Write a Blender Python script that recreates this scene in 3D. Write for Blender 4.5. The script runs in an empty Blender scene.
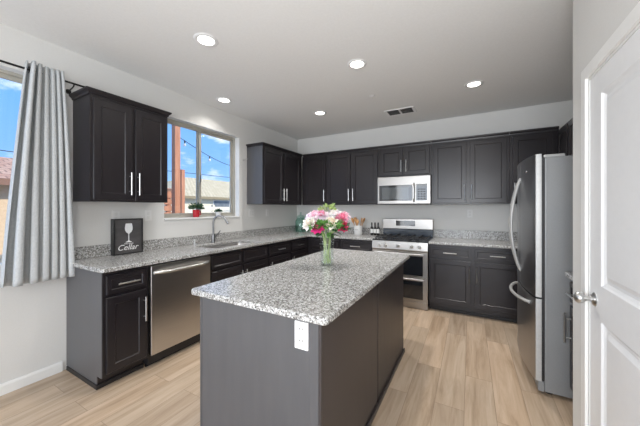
import bpy, bmesh, math, random
from mathutils import Vector, Matrix
PI = math.pi
random.seed(7)
scene = bpy.context.scene
col = scene.collection

# ------------------------------------------------------------------ camera
cam_data = bpy.data.cameras.new('camera')
cam = bpy.data.objects.new('camera', cam_data)
col.objects.link(cam)
cam.location = (2.997, -4.5105, 1.3652)
cam.rotation_euler = (PI / 2, 0, 0.5043)
cam_data.sensor_width = 36
cam_data.lens = 272.65 / 640 * 36
cam_data.shift_y = -5.0 / 640
cam_data.clip_start = 0.05
scene.camera = cam

# ------------------------------------------------------------------ exposure, sky, sun, window portals, added fill lamps
scene.view_settings.view_transform = 'Standard'
scene.view_settings.look = 'None'
scene.view_settings.gamma = 1
scene.view_settings.use_curve_mapping = False
scene.view_settings.exposure = 0.35
scene.cycles.use_denoising = True
scene.cycles.max_bounces = 10
scene.cycles.diffuse_bounces = 6
scene.cycles.transparent_max_bounces = 24
scene.cycles.sample_clamp_indirect = 6

world = bpy.data.worlds.new('sky')
scene.world = world
world.use_nodes = True
wn = world.node_tree
wn.nodes.clear()


def N(nt, typ, **kw):
    n = nt.nodes.new(typ)
    for k, v in kw.items():
        if k.startswith('i_'):
            n.inputs[k[2:].replace('_', ' ')].default_value = v
        else:
            setattr(n, k, v)
    return n


def ramp(nt, stops, interp='LINEAR'):
    n = nt.nodes.new('ShaderNodeValToRGB')
    cr = n.color_ramp
    cr.interpolation = interp
    while len(cr.elements) < len(stops):
        cr.elements.new(0.5)
    for e, (p, c) in zip(cr.elements, stops):
        e.position = p
        e.color = (c[0], c[1], c[2], 1) if isinstance(c, tuple) else (c, c, c, 1)
    return n


wo = N(wn, 'ShaderNodeOutputWorld')
bg = N(wn, 'ShaderNodeBackground')
bg.inputs['Strength'].default_value = 1.25
tc = N(wn, 'ShaderNodeTexCoord')
sep = N(wn, 'ShaderNodeSeparateXYZ')
grad = ramp(wn, [(0.0, (0.36, 0.58, 0.92)), (0.15, (0.20, 0.42, 0.86)), (0.4, (0.12, 0.36, 0.88)), (1.0, (0.08, 0.26, 0.75))])
cl_map = N(wn, 'ShaderNodeMapping')
cl_map.inputs['Scale'].default_value = (1.0, 1.0, 2.4)
cl = N(wn, 'ShaderNodeTexNoise')
cl.inputs['Scale'].default_value = 5.0
cl.inputs['Detail'].default_value = 7
cl.inputs['Roughness'].default_value = 0.6
clr = ramp(wn, [(0.53, 0.0), (0.68, 0.9)])
mixw = N(wn, 'ShaderNodeMix', data_type='RGBA')
wn.links.new(tc.outputs['Generated'], sep.inputs[0])
wn.links.new(sep.outputs['Z'], grad.inputs[0])
wn.links.new(tc.outputs['Generated'], cl_map.inputs[0])
wn.links.new(cl_map.outputs[0], cl.inputs['Vector'])
wn.links.new(cl.outputs['Fac'], clr.inputs[0])
wn.links.new(clr.outputs[0], mixw.inputs[0])
wn.links.new(grad.outputs[0], mixw.inputs[6])
mixw.inputs[7].default_value = (0.9, 0.93, 0.98, 1)
wn.links.new(mixw.outputs[2], bg.inputs['Color'])
wn.links.new(bg.outputs[0], wo.inputs[0])


def add_light(name, typ, loc, rot, energy, color, **kw):
    d = bpy.data.lights.new(name, typ)
    d.energy = energy
    d.color = color
    for k, v in kw.items():
        setattr(d, k, v)
    o = bpy.data.objects.new(name, d)
    o.location = loc
    o.rotation_euler = rot
    col.objects.link(o)
    return o


sun = add_light('sun', 'SUN', (6, 0, 8), (0, 0, 0), 3.8, (1.0, 0.95, 0.84), angle=0.01)
sun.rotation_euler = Vector((-0.76, -0.12, -0.64)).to_track_quat('-Z', 'Y').to_euler()
# added area lamp standing in for daylight at the assumed rear glass doors
add_light('rear_fill_lamp', 'AREA', (1.9, -7.85, 1.35), (PI / 2, 0, 0), 98, (0.92, 0.96, 1.0),
          shape='RECTANGLE', size=3.2, size_y=2.4)
# added fill lamp, unseen behind the camera, aimed towards the kitchen ceiling
fl = add_light('ceiling_fill_lamp', 'AREA', (2.9, -5.0, 1.45), (0, 0, 0), 26, (0.97, 0.98, 1.0), shape='DISK', size=1.3)
fl.rotation_euler = Vector((-0.12, 0.86, 0.42)).to_track_quat('-Z', 'Y').to_euler()
# portals of the two windows in the left wall
for yy, zz, sy, sz in ((-2.12, 1.83, 1.14, 1.16), (-4.5, 1.68, 1.65, 1.4)):
    p = add_light('window_portal', 'AREA', (-0.16, yy, zz), (0, -PI / 2, 0), 1, (1, 1, 1), shape='RECTANGLE', size=sz, size_y=sy)
    p.data.cycles.is_portal = True

# ------------------------------------------------------------------ materials
def base_mat(name, color=(0.8, 0.8, 0.8), rough=0.5, metal=0.0, spec=0.5, coat=0.0):
    m = bpy.data.materials.new(name)
    m.use_nodes = True
    b = m.node_tree.nodes['Principled BSDF']
    b.inputs['Base Color'].default_value = (*color, 1)
    b.inputs['Roughness'].default_value = rough
    b.inputs['Metallic'].default_value = metal
    b.inputs['Specular IOR Level'].default_value = spec
    b.inputs['Coat Weight'].default_value = coat
    return m


def noisy(name, c1, c2, scale=20, rough=0.5, metal=0.0, spec=0.5, stretch=(1, 1, 1), detail=4, bump=0.0, r_var=0.0):
    """Principled with a two-colour noise, optional bump and roughness variation."""
    m = base_mat(name, c1, rough, metal, spec)
    nt = m.node_tree
    b = nt.nodes['Principled BSDF']
    t = N(nt, 'ShaderNodeTexCoord')
    mp = N(nt, 'ShaderNodeMapping')
    mp.inputs['Scale'].default_value = stretch
    nz = N(nt, 'ShaderNodeTexNoise')
    nz.inputs['Scale'].default_value = scale
    nz.inputs['Detail'].default_value = detail
    rp = ramp(nt, [(0.3, c1), (0.7, c2)])
    nt.links.new(t.outputs['Object'], mp.inputs[0])
    nt.links.new(mp.outputs[0], nz.inputs['Vector'])
    nt.links.new(nz.outputs['Fac'], rp.inputs[0])
    nt.links.new(rp.outputs[0], b.inputs['Base Color'])
    if r_var:
        mr = N(nt, 'ShaderNodeMapRange')
        mr.inputs['To Min'].default_value = rough - r_var
        mr.inputs['To Max'].default_value = rough + r_var
        nt.links.new(nz.outputs['Fac'], mr.inputs['Value'])
        nt.links.new(mr.outputs[0], b.inputs['Roughness'])
    if bump:
        bp = N(nt, 'ShaderNodeBump')
        bp.inputs['Strength'].default_value = bump
        bp.inputs['Distance'].default_value = 0.002
        nt.links.new(nz.outputs['Fac'], bp.inputs['Height'])
        nt.links.new(bp.outputs[0], b.inputs['Normal'])
    return m


def granite_mat():
    m = base_mat('speckled_granite', (0.6, 0.6, 0.6), 0.22, 0, 0.45)
    nt = m.node_tree
    b = nt.nodes['Principled BSDF']
    t = N(nt, 'ShaderNodeTexCoord')
    L = nt.links.new

    def noise(scale, detail, rgh=0.6):
        n = N(nt, 'ShaderNodeTexNoise')
        n.inputs['Scale'].default_value = scale
        n.inputs['Detail'].default_value = detail
        n.inputs['Roughness'].default_value = rgh
        L(t.outputs['Object'], n.inputs['Vector'])
        return n
    base = noise(78, 4)
    br = ramp(nt, [(0.36, (0.24, 0.232, 0.215)), (0.47, (0.43, 0.42, 0.40)), (0.58, (0.66, 0.665, 0.66))])
    L(base.outputs['Fac'], br.inputs[0])
    v = N(nt, 'ShaderNodeTexVoronoi')
    v.inputs['Scale'].default_value = 190
    L(t.outputs['Object'], v.inputs['Vector'])
    vs = N(nt, 'ShaderNodeSeparateColor')
    L(v.outputs['Color'], vs.inputs[0])
    vr = ramp(nt, [(0.0, 0.0), (0.16, 0.0), (0.17, 0.34), (0.34, 0.62), (0.35, 1.0), (1.0, 1.0)], 'CONSTANT')
    L(vs.outputs['Red'], vr.inputs[0])
    mul = N(nt, 'ShaderNodeMix', data_type='RGBA', blend_type='MULTIPLY')
    mul.inputs[0].default_value = 0.5
    L(br.outputs[0], mul.inputs[6])
    L(vr.outputs[0], mul.inputs[7])
    dk = noise(125, 3, 0.7)
    dr = ramp(nt, [(0.565, 0.0), (0.60, 1.0)])
    L(dk.outputs['Fac'], dr.inputs[0])
    mx = N(nt, 'ShaderNodeMix', data_type='RGBA')
    L(dr.outputs[0], mx.inputs[0])
    L(mul.outputs[2], mx.inputs[6])
    mx.inputs[7].default_value = (0.045, 0.045, 0.048, 1)
    L(mx.outputs[2], b.inputs['Base Color'])
    return m


def floor_mat():
    m = base_mat('oak_vinyl_plank', (0.5, 0.4, 0.3), 0.32, 0, 0.45)
    nt = m.node_tree
    b = nt.nodes['Principled BSDF']
    L = nt.links.new
    t = N(nt, 'ShaderNodeTexCoord')
    rot = N(nt, 'ShaderNodeMapping')
    rot.inputs['Rotation'].default_value = (0, 0, PI / 2)
    L(t.outputs['Object'], rot.inputs[0])
    br = N(nt, 'ShaderNodeTexBrick')
    br.offset = 0.37
    br.inputs['Scale'].default_value = 1
    br.inputs['Brick Width'].default_value = 1.22
    br.inputs['Row Height'].default_value = 0.185
    br.inputs['Mortar Size'].default_value = 0.0016
    br.inputs['Mortar Smooth'].default_value = 0.3
    br.inputs['Bias'].default_value = 0
    br.inputs['Color1'].default_value = (0, 0, 0, 1)
    br.inputs['Color2'].default_value = (1, 1, 1, 1)
    br.inputs['Mortar'].default_value = (0.5, 0.5, 0.5, 1)
    L(rot.outputs[0], br.inputs['Vector'])
    # grain stretched along y, shifted per plank
    mp = N(nt, 'ShaderNodeMapping')
    mp.inputs['Scale'].default_value = (11, 0.9, 1)
    L(t.outputs['Object'], mp.inputs[0])
    add = N(nt, 'ShaderNodeVectorMath', operation='ADD')
    sc = N(nt, 'ShaderNodeVectorMath', operation='SCALE')
    sc.inputs['Scale'].default_value = 9
    L(br.outputs['Color'], sc.inputs[0])
    L(mp.outputs[0], add.inputs[0])
    L(sc.outputs[0], add.inputs[1])
    g = N(nt, 'ShaderNodeTexNoise')
    g.inputs['Scale'].default_value = 1.4
    g.inputs['Detail'].default_value = 7
    g.inputs['Roughness'].default_value = 0.62
    g.inputs['Distortion'].default_value = 0.7
    L(add.outputs[0], g.inputs['Vector'])
    gr = ramp(nt, [(0.26, (0.31, 0.22, 0.145)), (0.45, (0.47, 0.355, 0.25)), (0.62, (0.565, 0.445, 0.33)), (0.8, (0.62, 0.515, 0.405))])
    L(g.outputs['Fac'], gr.inputs[0])
    tone = ramp(nt, [(0.0, (0.86, 0.86, 0.87)), (0.5, (1, 1, 1)), (1.0, (1.10, 1.06, 1.03))])
    L(br.outputs['Color'], tone.inputs[0])
    mu = N(nt, 'ShaderNodeMix', data_type='RGBA', blend_type='MULTIPLY')
    mu.inputs[0].default_value = 1
    L(gr.outputs[0], mu.inputs[6])
    L(tone.outputs[0], mu.inputs[7])
    mo = N(nt, 'ShaderNodeMix', data_type='RGBA')
    L(br.outputs['Fac'], mo.inputs[0])
    L(mu.outputs[2], mo.inputs[6])
    mo.inputs[7].default_value = (0.30, 0.215, 0.15, 1)
    L(mo.outputs[2], b.inputs['Base Color'])
    bp = N(nt, 'ShaderNodeBump')
    bp.inputs['Strength'].default_value = 0.12
    bp.inputs['Distance'].default_value = 0.002
    L(g.outputs['Fac'], bp.inputs['Height'])
    L(bp.outputs[0], b.inputs['Normal'])
    return m


def glass_mat(name, tint=(1, 1, 1), fac=0.5, rough=0.0):
    m = bpy.data.materials.new(name)
    m.use_nodes = True
    nt = m.node_tree
    nt.nodes.clear()
    o = N(nt, 'ShaderNodeOutputMaterial')
    tr = N(nt, 'ShaderNodeBsdfTransparent')
    tr.inputs[0].default_value = (*tint, 1)
    gl = N(nt, 'ShaderNodeBsdfGlossy')
    gl.inputs['Roughness'].default_value = rough
    lw = N(nt, 'ShaderNodeLayerWeight')
    lw.inputs['Blend'].default_value = 0.5
    fr = N(nt, 'ShaderNodeMapRange')
    pw = N(nt, 'ShaderNodeMath', operation='POWER')
    pw.inputs[1].default_value = 5
    nt.links.new(lw.outputs['Facing'], pw.inputs[0])
    nt.links.new(pw.outputs[0], fr.inputs['Value'])
    fr.inputs['To Min'].default_value = 0.05
    fr.inputs['To Max'].default_value = 0.8
    ml = N(nt, 'ShaderNodeMath', operation='MULTIPLY')
    ml.inputs[1].default_value = fac
    mx = N(nt, 'ShaderNodeMixShader')
    nt.links.new(fr.outputs[0], ml.inputs[0])
    nt.links.new(ml.outputs[0], mx.inputs[0])
    nt.links.new(tr.outputs[0], mx.inputs[1])
    nt.links.new(gl.outputs[0], mx.inputs[2])
    nt.links.new(mx.outputs[0], o.inputs[0])
    return m


def emit_mat(name, color, strength):
    m = base_mat(name, color, 0.5)
    b = m.node_tree.nodes['Principled BSDF']
    b.inputs['Emission Color'].default_value = (*color, 1)
    b.inputs['Emission Strength'].default_value = strength
    return m


def fabric_mat():
    m = base_mat('woven_curtain_fabric', (0.55, 0.56, 0.57), 0.9, 0, 0.15)
    nt = m.node_tree
    b = nt.nodes['Principled BSDF']
    L = nt.links.new
    t = N(nt, 'ShaderNodeTexCoord')
    w1 = N(nt, 'ShaderNodeTexWave', bands_direction='DIAGONAL')
    w1.inputs['Scale'].default_value = 55
    w1.inputs['Distortion'].default_value = 3
    L(t.outputs['UV'], w1.inputs['Vector'])
    nz = N(nt, 'ShaderNodeTexNoise')
    nz.inputs['Scale'].default_value = 70
    L(t.outputs['UV'], nz.inputs['Vector'])
    md = N(nt, 'ShaderNodeMix', data_type='FLOAT')
    md.inputs[0].default_value = 0.55
    L(w1.outputs['Fac'], md.inputs[2])
    L(nz.outputs['Fac'], md.inputs[3])
    rp = ramp(nt, [(0.25, (0.38, 0.40, 0.41)), (0.7, (0.58, 0.60, 0.61))])
    L(md.outputs[0], rp.inputs[0])
    L(rp.outputs[0], b.inputs['Base Color'])
    bp = N(nt, 'ShaderNodeBump')
    bp.inputs['Strength'].default_value = 0.3
    bp.inputs['Distance'].default_value = 0.002
    L(md.outputs[0], bp.inputs['Height'])
    L(bp.outputs[0], b.inputs['Normal'])
    return m


def tile_roof_mat(name, c1, c2, row=0.3):
    m = base_mat(name, c1, 0.85)
    nt = m.node_tree
    b = nt.nodes['Principled BSDF']
    t = N(nt, 'ShaderNodeTexCoord')
    br = N(nt, 'ShaderNodeTexBrick')
    br.inputs['Scale'].default_value = 1
    br.inputs['Brick Width'].default_value = 0.32
    br.inputs['Row Height'].default_value = row
    br.inputs['Mortar Size'].default_value = 0.02
    br.inputs['Color1'].default_value = (*c1, 1)
    br.inputs['Color2'].default_value = (*c2, 1)
    br.inputs['Mortar'].default_value = (c1[0] * .5, c1[1] * .5, c1[2] * .5, 1)
    nt.links.new(t.outputs['UV'], br.inputs['Vector'])
    nt.links.new(br.outputs[0], b.inputs['Base Color'])
    return m


WALL = noisy('wall_paint', (0.68, 0.675, 0.655), (0.70, 0.695, 0.675), 90, 0.75, 0, 0.25, bump=0.04)
CEIL = noisy('ceiling_paint', (0.81, 0.81, 0.80), (0.84, 0.84, 0.83), 60, 0.9, 0, 0.1, bump=0.05)
TRIM = noisy('white_semigloss_trim', (0.80, 0.80, 0.785), (0.82, 0.82, 0.80), 30, 0.4, 0, 0.4)
DOORW = noisy('white_door_paint', (0.78, 0.785, 0.79), (0.80, 0.805, 0.81), 30, 0.42, 0, 0.4)
FLOOR = floor_mat()
GRAN = granite_mat()
CAB = noisy('espresso_cabinet_stain', (0.0165, 0.0138, 0.016), (0.019, 0.016, 0.0182), 5, 0.30, 0, 0.45, stretch=(6, 6, 0.6), r_var=0.015)
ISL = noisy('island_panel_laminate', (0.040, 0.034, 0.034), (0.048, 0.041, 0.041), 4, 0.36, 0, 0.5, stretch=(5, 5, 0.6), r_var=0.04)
ENDP = noisy('grey_brown_panel_and_sheen', (0.085, 0.085, 0.090), (0.098, 0.097, 0.102), 4, 0.40, 0, 0.5, stretch=(5, 5, 0.6), r_var=0.04)  # grey laminate; on the wall cabinet it paints in the window's reflection
DARK = noisy('plain_black', (0.012, 0.011, 0.012), (0.018, 0.017, 0.018), 12, 0.5)  # near-black of gaskets, toe molding, slots and gaps
STEEL = noisy('brushed_stainless', (0.58, 0.56, 0.54), (0.63, 0.61, 0.59), 3, 0.30, 1.0, 0.5, stretch=(1, 1, 90), r_var=0.05)
RSTEEL = noisy('warm_range_stainless', (0.37, 0.355, 0.335), (0.41, 0.39, 0.37), 3, 0.30, 1.0, 0.5, stretch=(1, 1, 90), r_var=0.05)
FSTEEL = noisy('fridge_stainless', (0.38, 0.38, 0.39), (0.42, 0.42, 0.43), 3, 0.32, 1.0, 0.5, stretch=(1, 1, 80), r_var=0.04)
NICKEL = noisy('satin_nickel', (0.60, 0.60, 0.59), (0.66, 0.66, 0.65), 40, 0.30, 1.0)
FAUC = noisy('brushed_faucet_metal', (0.20, 0.20, 0.205), (0.25, 0.25, 0.255), 40, 0.30, 1.0)
CHROME = noisy('polished_chrome', (0.78, 0.78, 0.79), (0.84, 0.84, 0.85), 20, 0.12, 1.0)
FSIDE = noisy('grey_painted_fridge_side', (0.235, 0.24, 0.243), (0.25, 0.255, 0.258), 120, 0.42, 0.2, 0.4, bump=0.05)
PALEMET = noisy('pale_door_edge_metal', (0.40, 0.40, 0.39), (0.44, 0.44, 0.43), 60, 0.42, 0.25)
BGLASS = noisy('black_oven_glass', (0.010, 0.012, 0.016), (0.014, 0.017, 0.022), 3, 0.05, 0, 0.8)
BENAM = noisy('black_enamel', (0.014, 0.016, 0.020), (0.02, 0.022, 0.026), 10, 0.2, 0, 0.6)
IRON = noisy('cast_iron', (0.018, 0.018, 0.02), (0.035, 0.035, 0.038), 80, 0.6, 0, 0.4, bump=0.2)
OFFW = noisy('off_white_plate', (0.73, 0.725, 0.71), (0.76, 0.755, 0.74), 30, 0.4)
PLATE = noisy('white_plastic_plate', (0.83, 0.83, 0.83), (0.86, 0.86, 0.86), 30, 0.35, 0, 0.5)
GLASS = glass_mat('window_glass', (0.97, 0.98, 0.98), 0.7)
VGLASS = glass_mat('vase_glass', (0.975, 0.99, 0.985), 1.0, 0.02)
WATER = glass_mat('vase_water', (0.97, 0.99, 0.975), 0.4, 0.0)
JGLASS = glass_mat('green_jar_glass', (0.79, 0.905, 0.87), 1.0, 0.03)
VINYL = noisy('taupe_window_vinyl', (0.42, 0.40, 0.35), (0.46, 0.44, 0.385), 30, 0.45)
FAB = fabric_mat()
BLACKM = noisy('black_metal', (0.015, 0.015, 0.016), (0.03, 0.03, 0.03), 50, 0.4, 0.6)
CANLENS = emit_mat('lit_downlight_lens', (1.0, 0.95, 0.86), 7.0)
WOODP = noisy('reddish_cedar', (0.42, 0.165, 0.085), (0.60, 0.27, 0.15), 3, 0.7, stretch=(8, 8, 0.8), bump=0.2)
UTWOOD = noisy('utensil_wood', (0.40, 0.19, 0.075), (0.62, 0.36, 0.16), 12, 0.55, stretch=(5, 5, 1))
CERAM = noisy('white_glazed_ceramic', (0.78, 0.78, 0.77), (0.82, 0.82, 0.81), 15, 0.25)
REDC = noisy('red_glazed_ceramic', (0.50, 0.018, 0.03), (0.60, 0.03, 0.045), 15, 0.25)
LEAF = noisy('leaf_green', (0.05, 0.16, 0.035), (0.16, 0.34, 0.08), 40, 0.5)
LEAFD = noisy('dark_leaf_green', (0.02, 0.06, 0.025), (0.06, 0.13, 0.05), 40, 0.5)
STEM = noisy('stem_green', (0.22, 0.34, 0.10), (0.46, 0.54, 0.22), 20, 0.5)
SOIL = noisy('potting_soil', (0.03, 0.02, 0.012), (0.07, 0.045, 0.03), 120, 0.95, bump=0.5)
BOTTLE = noisy('dark_bottle_glass', (0.012, 0.010, 0.010), (0.02, 0.016, 0.015), 9, 0.1, 0, 0.7)
LABELM = noisy('paper_label', (0.74, 0.74, 0.72), (0.80, 0.80, 0.78), 60, 0.7)
SIGNBG = noisy('charcoal_sign_face', (0.045, 0.042, 0.042), (0.085, 0.08, 0.08), 6, 0.5, stretch=(1, 1, 3))
SIGNFR = noisy('black_wooden_frame', (0.010, 0.010, 0.011), (0.020, 0.020, 0.021), 15, 0.35)
INK = noisy('white_printed_paint', (0.72, 0.72, 0.72), (0.80, 0.80, 0.80), 60, 0.6)
STUCCO = noisy('cream_stucco', (0.76, 0.69, 0.52), (0.82, 0.76, 0.60), 14, 0.9, bump=0.2)
TANST = noisy('tan_stucco', (0.62, 0.44, 0.28), (0.70, 0.52, 0.34), 14, 0.9, bump=0.2)
ROOF1 = tile_roof_mat('sand_roof_tile', (0.62, 0.50, 0.31), (0.72, 0.60, 0.39))
ROOF2 = tile_roof_mat('terracotta_roof_tile', (0.50, 0.27, 0.18), (0.62, 0.40, 0.28))
GROUND = noisy('dry_ground', (0.34, 0.31, 0.26), (0.46, 0.42, 0.36), 3, 0.95)
FENCEM = noisy('weathered_pale_fence', (0.70, 0.62, 0.48), (0.84, 0.77, 0.62), 4, 0.85, stretch=(1, 8, 1))
WGLASS = noisy('far_window_glass', (0.12, 0.14, 0.16), (0.20, 0.22, 0.25), 2, 0.1)


def petal_mat(name, inner, outer):
    m = base_mat(name, outer, 0.6, 0, 0.25)
    nt = m.node_tree
    b = nt.nodes['Principled BSDF']
    t = N(nt, 'ShaderNodeTexCoord')
    ln = N(nt, 'ShaderNodeVectorMath', operation='LENGTH')
    rp = ramp(nt, [(0.0, inner), (0.014, inner), (0.034, outer)])
    nt.links.new(t.outputs['Object'], ln.inputs[0])
    nt.links.new(ln.outputs['Value'], rp.inputs[0])
    nt.links.new(rp.outputs[0], b.inputs['Base Color'])
    b.inputs['Subsurface Weight'].default_value = 0.15
    b.inputs['Subsurface Radius'].default_value = (0.01, 0.006, 0.004)
    return m


P_CREAM = petal_mat('cream_petals', (0.86, 0.76, 0.66), (0.92, 0.89, 0.84))
P_PEACH = petal_mat('peach_petals', (0.86, 0.70, 0.52), (0.92, 0.87, 0.77))
P_HOT = petal_mat('magenta_petals', (0.42, 0.01, 0.10), (0.75, 0.05, 0.26))
P_PALE = petal_mat('pale_pink_petals', (0.88, 0.45, 0.58), (0.93, 0.78, 0.83))
P_WHITEP = petal_mat('white_pink_petals', (0.75, 0.18, 0.36), (0.90, 0.78, 0.84))
P_PINK = petal_mat('rose_pink_petals', (0.75, 0.14, 0.26), (0.88, 0.42, 0.54))
P_WHITE = petal_mat('white_petals', (0.88, 0.78, 0.76), (0.90, 0.88, 0.88))
P_LILAC = petal_mat('lilac_white_petals', (0.75, 0.55, 0.72), (0.86, 0.80, 0.90))
P_DEEP = petal_mat('deep_rose_petals', (0.40, 0.01, 0.05), (0.72, 0.07, 0.18))

# ------------------------------------------------------------------ mesh helpers
def box(bm, x0, x1, y0, y1, z0, z1, bev=0.0, seg=2):
    vs = [bm.verts.new((x, y, z)) for z in (z0, z1) for y in (y0, y1) for x in (x0, x1)]
    idx = ((0, 2, 3, 1), (4, 5, 7, 6), (0, 1, 5, 4), (2, 6, 7, 3), (1, 3, 7, 5), (0, 4, 6, 2))
    fs = [bm.faces.new([vs[i] for i in f]) for f in idx]
    if bev > 0:
        es = list({e for f in fs for e in f.edges})
        bmesh.ops.bevel(bm, geom=es, offset=bev, segments=seg, profile=0.6, affect='EDGES')
    return fs


def ring(bm, c, r, n, ax=(1, 0, 0), ay=(0, 1, 0)):
    c = Vector(c); ax = Vector(ax); ay = Vector(ay)
    return [bm.verts.new(c + ax * (r * math.cos(2 * PI * i / n)) + ay * (r * math.sin(2 * PI * i / n))) for i in range(n)]


def bridge(bm, a, b):
    n = len(a)
    for i in range(n):
        j = (i + 1) % n
        try:
            bm.faces.new((a[i], a[j], b[j], b[i]))
        except ValueError:
            pass


def tube(bm, pts, rad, n=10, cap=True):
    pts = [Vector(p) for p in pts]
    rads = rad if isinstance(rad, (list, tuple)) else [rad] * len(pts)
    prev = None
    up = None
    first = last = None
    for i, p in enumerate(pts):
        if i == 0:
            d = pts[1] - p
        elif i == len(pts) - 1:
            d = p - pts[i - 1]
        else:
            d = (pts[i + 1] - p).normalized() + (p - pts[i - 1]).normalized()
        d.normalize()
        if up is None:
            up = Vector((0, 0, 1)) if abs(d.z) < 0.9 else Vector((1, 0, 0))
        ax = d.cross(up)
        if ax.length < 1e-5:
            ax = d.orthogonal()
        ax.normalize()
        ay = ax.cross(d).normalized()
        up = ay
        r = ring(bm, p, rads[i], n, ax, ay)
        if prev:
            bridge(bm, prev, r)
        else:
            first = r
        prev = r
        last = r
    if cap:
        bm.faces.new(first)
        bm.faces.new(last)


def lathe(bm, prof, c=(0, 0, 0), n=28, axis='Z'):
    """prof: (radius, height) pairs; radius 0 closes the end."""
    c = Vector(c)
    A = {'Z': ((1, 0, 0), (0, 1, 0), (0, 0, 1)), 'Y': ((1, 0, 0), (0, 0, 1), (0, -1, 0)), 'X': ((0, 1, 0), (0, 0, 1), (1, 0, 0))}[axis]
    ax, ay, az = (Vector(v) for v in A)
    prev = None
    for r, h in prof:
        if r <= 1e-6:
            v = bm.verts.new(c + az * h)
            cur = [v]
        else:
            cur = ring(bm, c + az * h, r, n, ax, ay)
        if prev:
            if len(prev) == 1 and len(cur) > 1:
                for i in range(n):
                    bm.faces.new((prev[0], cur[i], cur[(i + 1) % n]))
            elif len(cur) == 1 and len(prev) > 1:
                for i in range(n):
                    bm.faces.new((prev[i], prev[(i + 1) % n], cur[0]))
            elif len(cur) > 1:
                bridge(bm, prev, cur)
        prev = cur


def prism(bm, pts, z0, z1, bev=0.0):
    """closed polygon in xy extruded in z."""
    a = [bm.verts.new((x, y, z0)) for x, y in pts]
    b = [bm.verts.new((x, y, z1)) for x, y in pts]
    fs = [bm.faces.new(a[::-1]), bm.faces.new(b)]
    n = len(pts)
    for i in range(n):
        fs.append(bm.faces.new((a[i], a[(i + 1) % n], b[(i + 1) % n], b[i])))
    return fs


def sweep(bm, path, prof, closed_prof=True):
    """mitred sweep: path is a list of xy points, prof a list of (out, z); out is to the right of travel."""
    P = [Vector(p) for p in path]
    rings = []
    for i, p in enumerate(P):
        d0 = (P[i] - P[i - 1]).normalized() if i > 0 else None
        d1 = (P[i + 1] - P[i]).normalized() if i < len(P) - 1 else None
        if d0 is None: d0 = d1
        if d1 is None: d1 = d0
        n0 = Vector((d0.y, -d0.x)); n1 = Vector((d1.y, -d1.x))
        m = (n0 + n1).normalized()
        m = m / max(0.2, m.dot(n0))
        rings.append([bm.verts.new((p.x + m.x * o, p.y + m.y * o, z)) for o, z in prof])
    for a, b in zip(rings, rings[1:]):
        bridge(bm, a, b)
    bm.faces.new(rings[0]); bm.faces.new(rings[-1])


def panel_door(bm, x0, x1, z0, z1, y, th=0.02, fr=0.057, rec=0.009, bev=0.006):
    """door slab whose front is at y-th (facing -y) with a recessed panel."""
    yf = y - th
    def loop(a, b, c, d, yy):
        return [bm.verts.new((px, yy, pz)) for px, pz in ((a, c), (b, c), (b, d), (a, d))]
    e = 0.0025
    L0 = loop(x0, x1, z0, z1, y)
    L1 = loop(x0, x1, z0, z1, yf + e)
    L2 = loop(x0 + e, x1 - e, z0 + e, z1 - e, yf)
    L3 = loop(x0 + fr, x1 - fr, z0 + fr, z1 - fr, yf)
    L4 = loop(x0 + fr + bev, x1 - fr - bev, z0 + fr + bev, z1 - fr - bev, yf + rec)
    bm.faces.new(L0[::-1])
    for a, b in ((L0, L1), (L1, L2), (L2, L3), (L3, L4)):
        bridge(bm, a, b)
    bm.faces.new(L4)


def new(name, bm, mat, parent=None, smooth=False, angle=35, mats=None):
    bmesh.ops.recalc_face_normals(bm, faces=bm.faces[:])
    me = bpy.data.meshes.new(name)
    bm.to_mesh(me)
    bm.free()
    for m in (mats or [mat]):
        me.materials.append(m)
    if smooth:
        me.polygons.foreach_set('use_smooth', [True] * len(me.polygons))
        me.set_sharp_from_angle(angle=math.radians(angle))
    o = bpy.data.objects.new(name, me)
    col.objects.link(o)
    if parent:
        o.parent = parent
    return o


def B():
    return bmesh.new()


def boxo(name, mat, parent, *a, bev=0.0, seg=2):
    bm = B()
    box(bm, *a, bev=bev, seg=seg)
    return new(name, bm, mat, parent)


def tag(o, label=None, cat=None, group=None, kind=None):
    if label: o['label'] = label
    if cat: o['category'] = cat
    if group: o['group'] = group
    if kind: o['kind'] = kind
    return o


def thing(name, label, cat, loc=(0, 0, 0), rz=0, group=None):
    o = bpy.data.objects.new(name, None)
    o.empty_display_size = 0.1
    col.objects.link(o)
    o.location = loc
    o.rotation_euler = (0, 0, rz)
    return tag(o, label, cat, group)


def dup(root, loc, label=None, rz=None):
    r = root.copy()
    col.objects.link(r)
    r.location = loc
    if rz is not None: r.rotation_euler = (0, 0, rz)
    if label: r['label'] = label
    for ch in list(root.children):
        c = ch.copy()
        col.objects.link(c)
        c.parent = r
        for g in ch.children:
            d = g.copy()
            col.objects.link(d)
            d.parent = c
    return r


def struct(o):
    o['kind'] = 'structure'
    return o


def text_mesh(name, body, size, mat, parent, loc, rot, shear=0.0, ext=0.0006, align='CENTER'):
    cu = bpy.data.curves.new(name, 'FONT')
    cu.body = body
    cu.size = size
    cu.shear = shear
    cu.extrude = ext
    cu.align_x = align
    cu.align_y = 'CENTER'
    tmp = bpy.data.objects.new(name, cu)
    col.objects.link(tmp)
    bpy.context.view_layer.update()
    me = bpy.data.meshes.new_from_object(tmp.evaluated_get(bpy.context.evaluated_depsgraph_get()))
    bpy.data.objects.remove(tmp)
    me.name = name
    me.materials.clear()
    me.materials.append(mat)
    o = bpy.data.objects.new(name, me)
    col.objects.link(o)
    o.parent = parent
    o.location = loc
    o.rotation_euler = rot
    return o


# ------------------------------------------------------------------ room shell
H = 2.713          # ceiling height
CT = 0.920         # worktop height
W2A, W2B, W2Z0, W2Z1 = -2.69, -1.55, 1.243, 2.415     # sink window opening
W1A, W1B, W1Z0, W1Z1 = -5.35, -3.66, 0.95, 2.415       # curtain window opening
YB = -8.0
XR = 4.226
XP = 3.537
YP = -2.321

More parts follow.
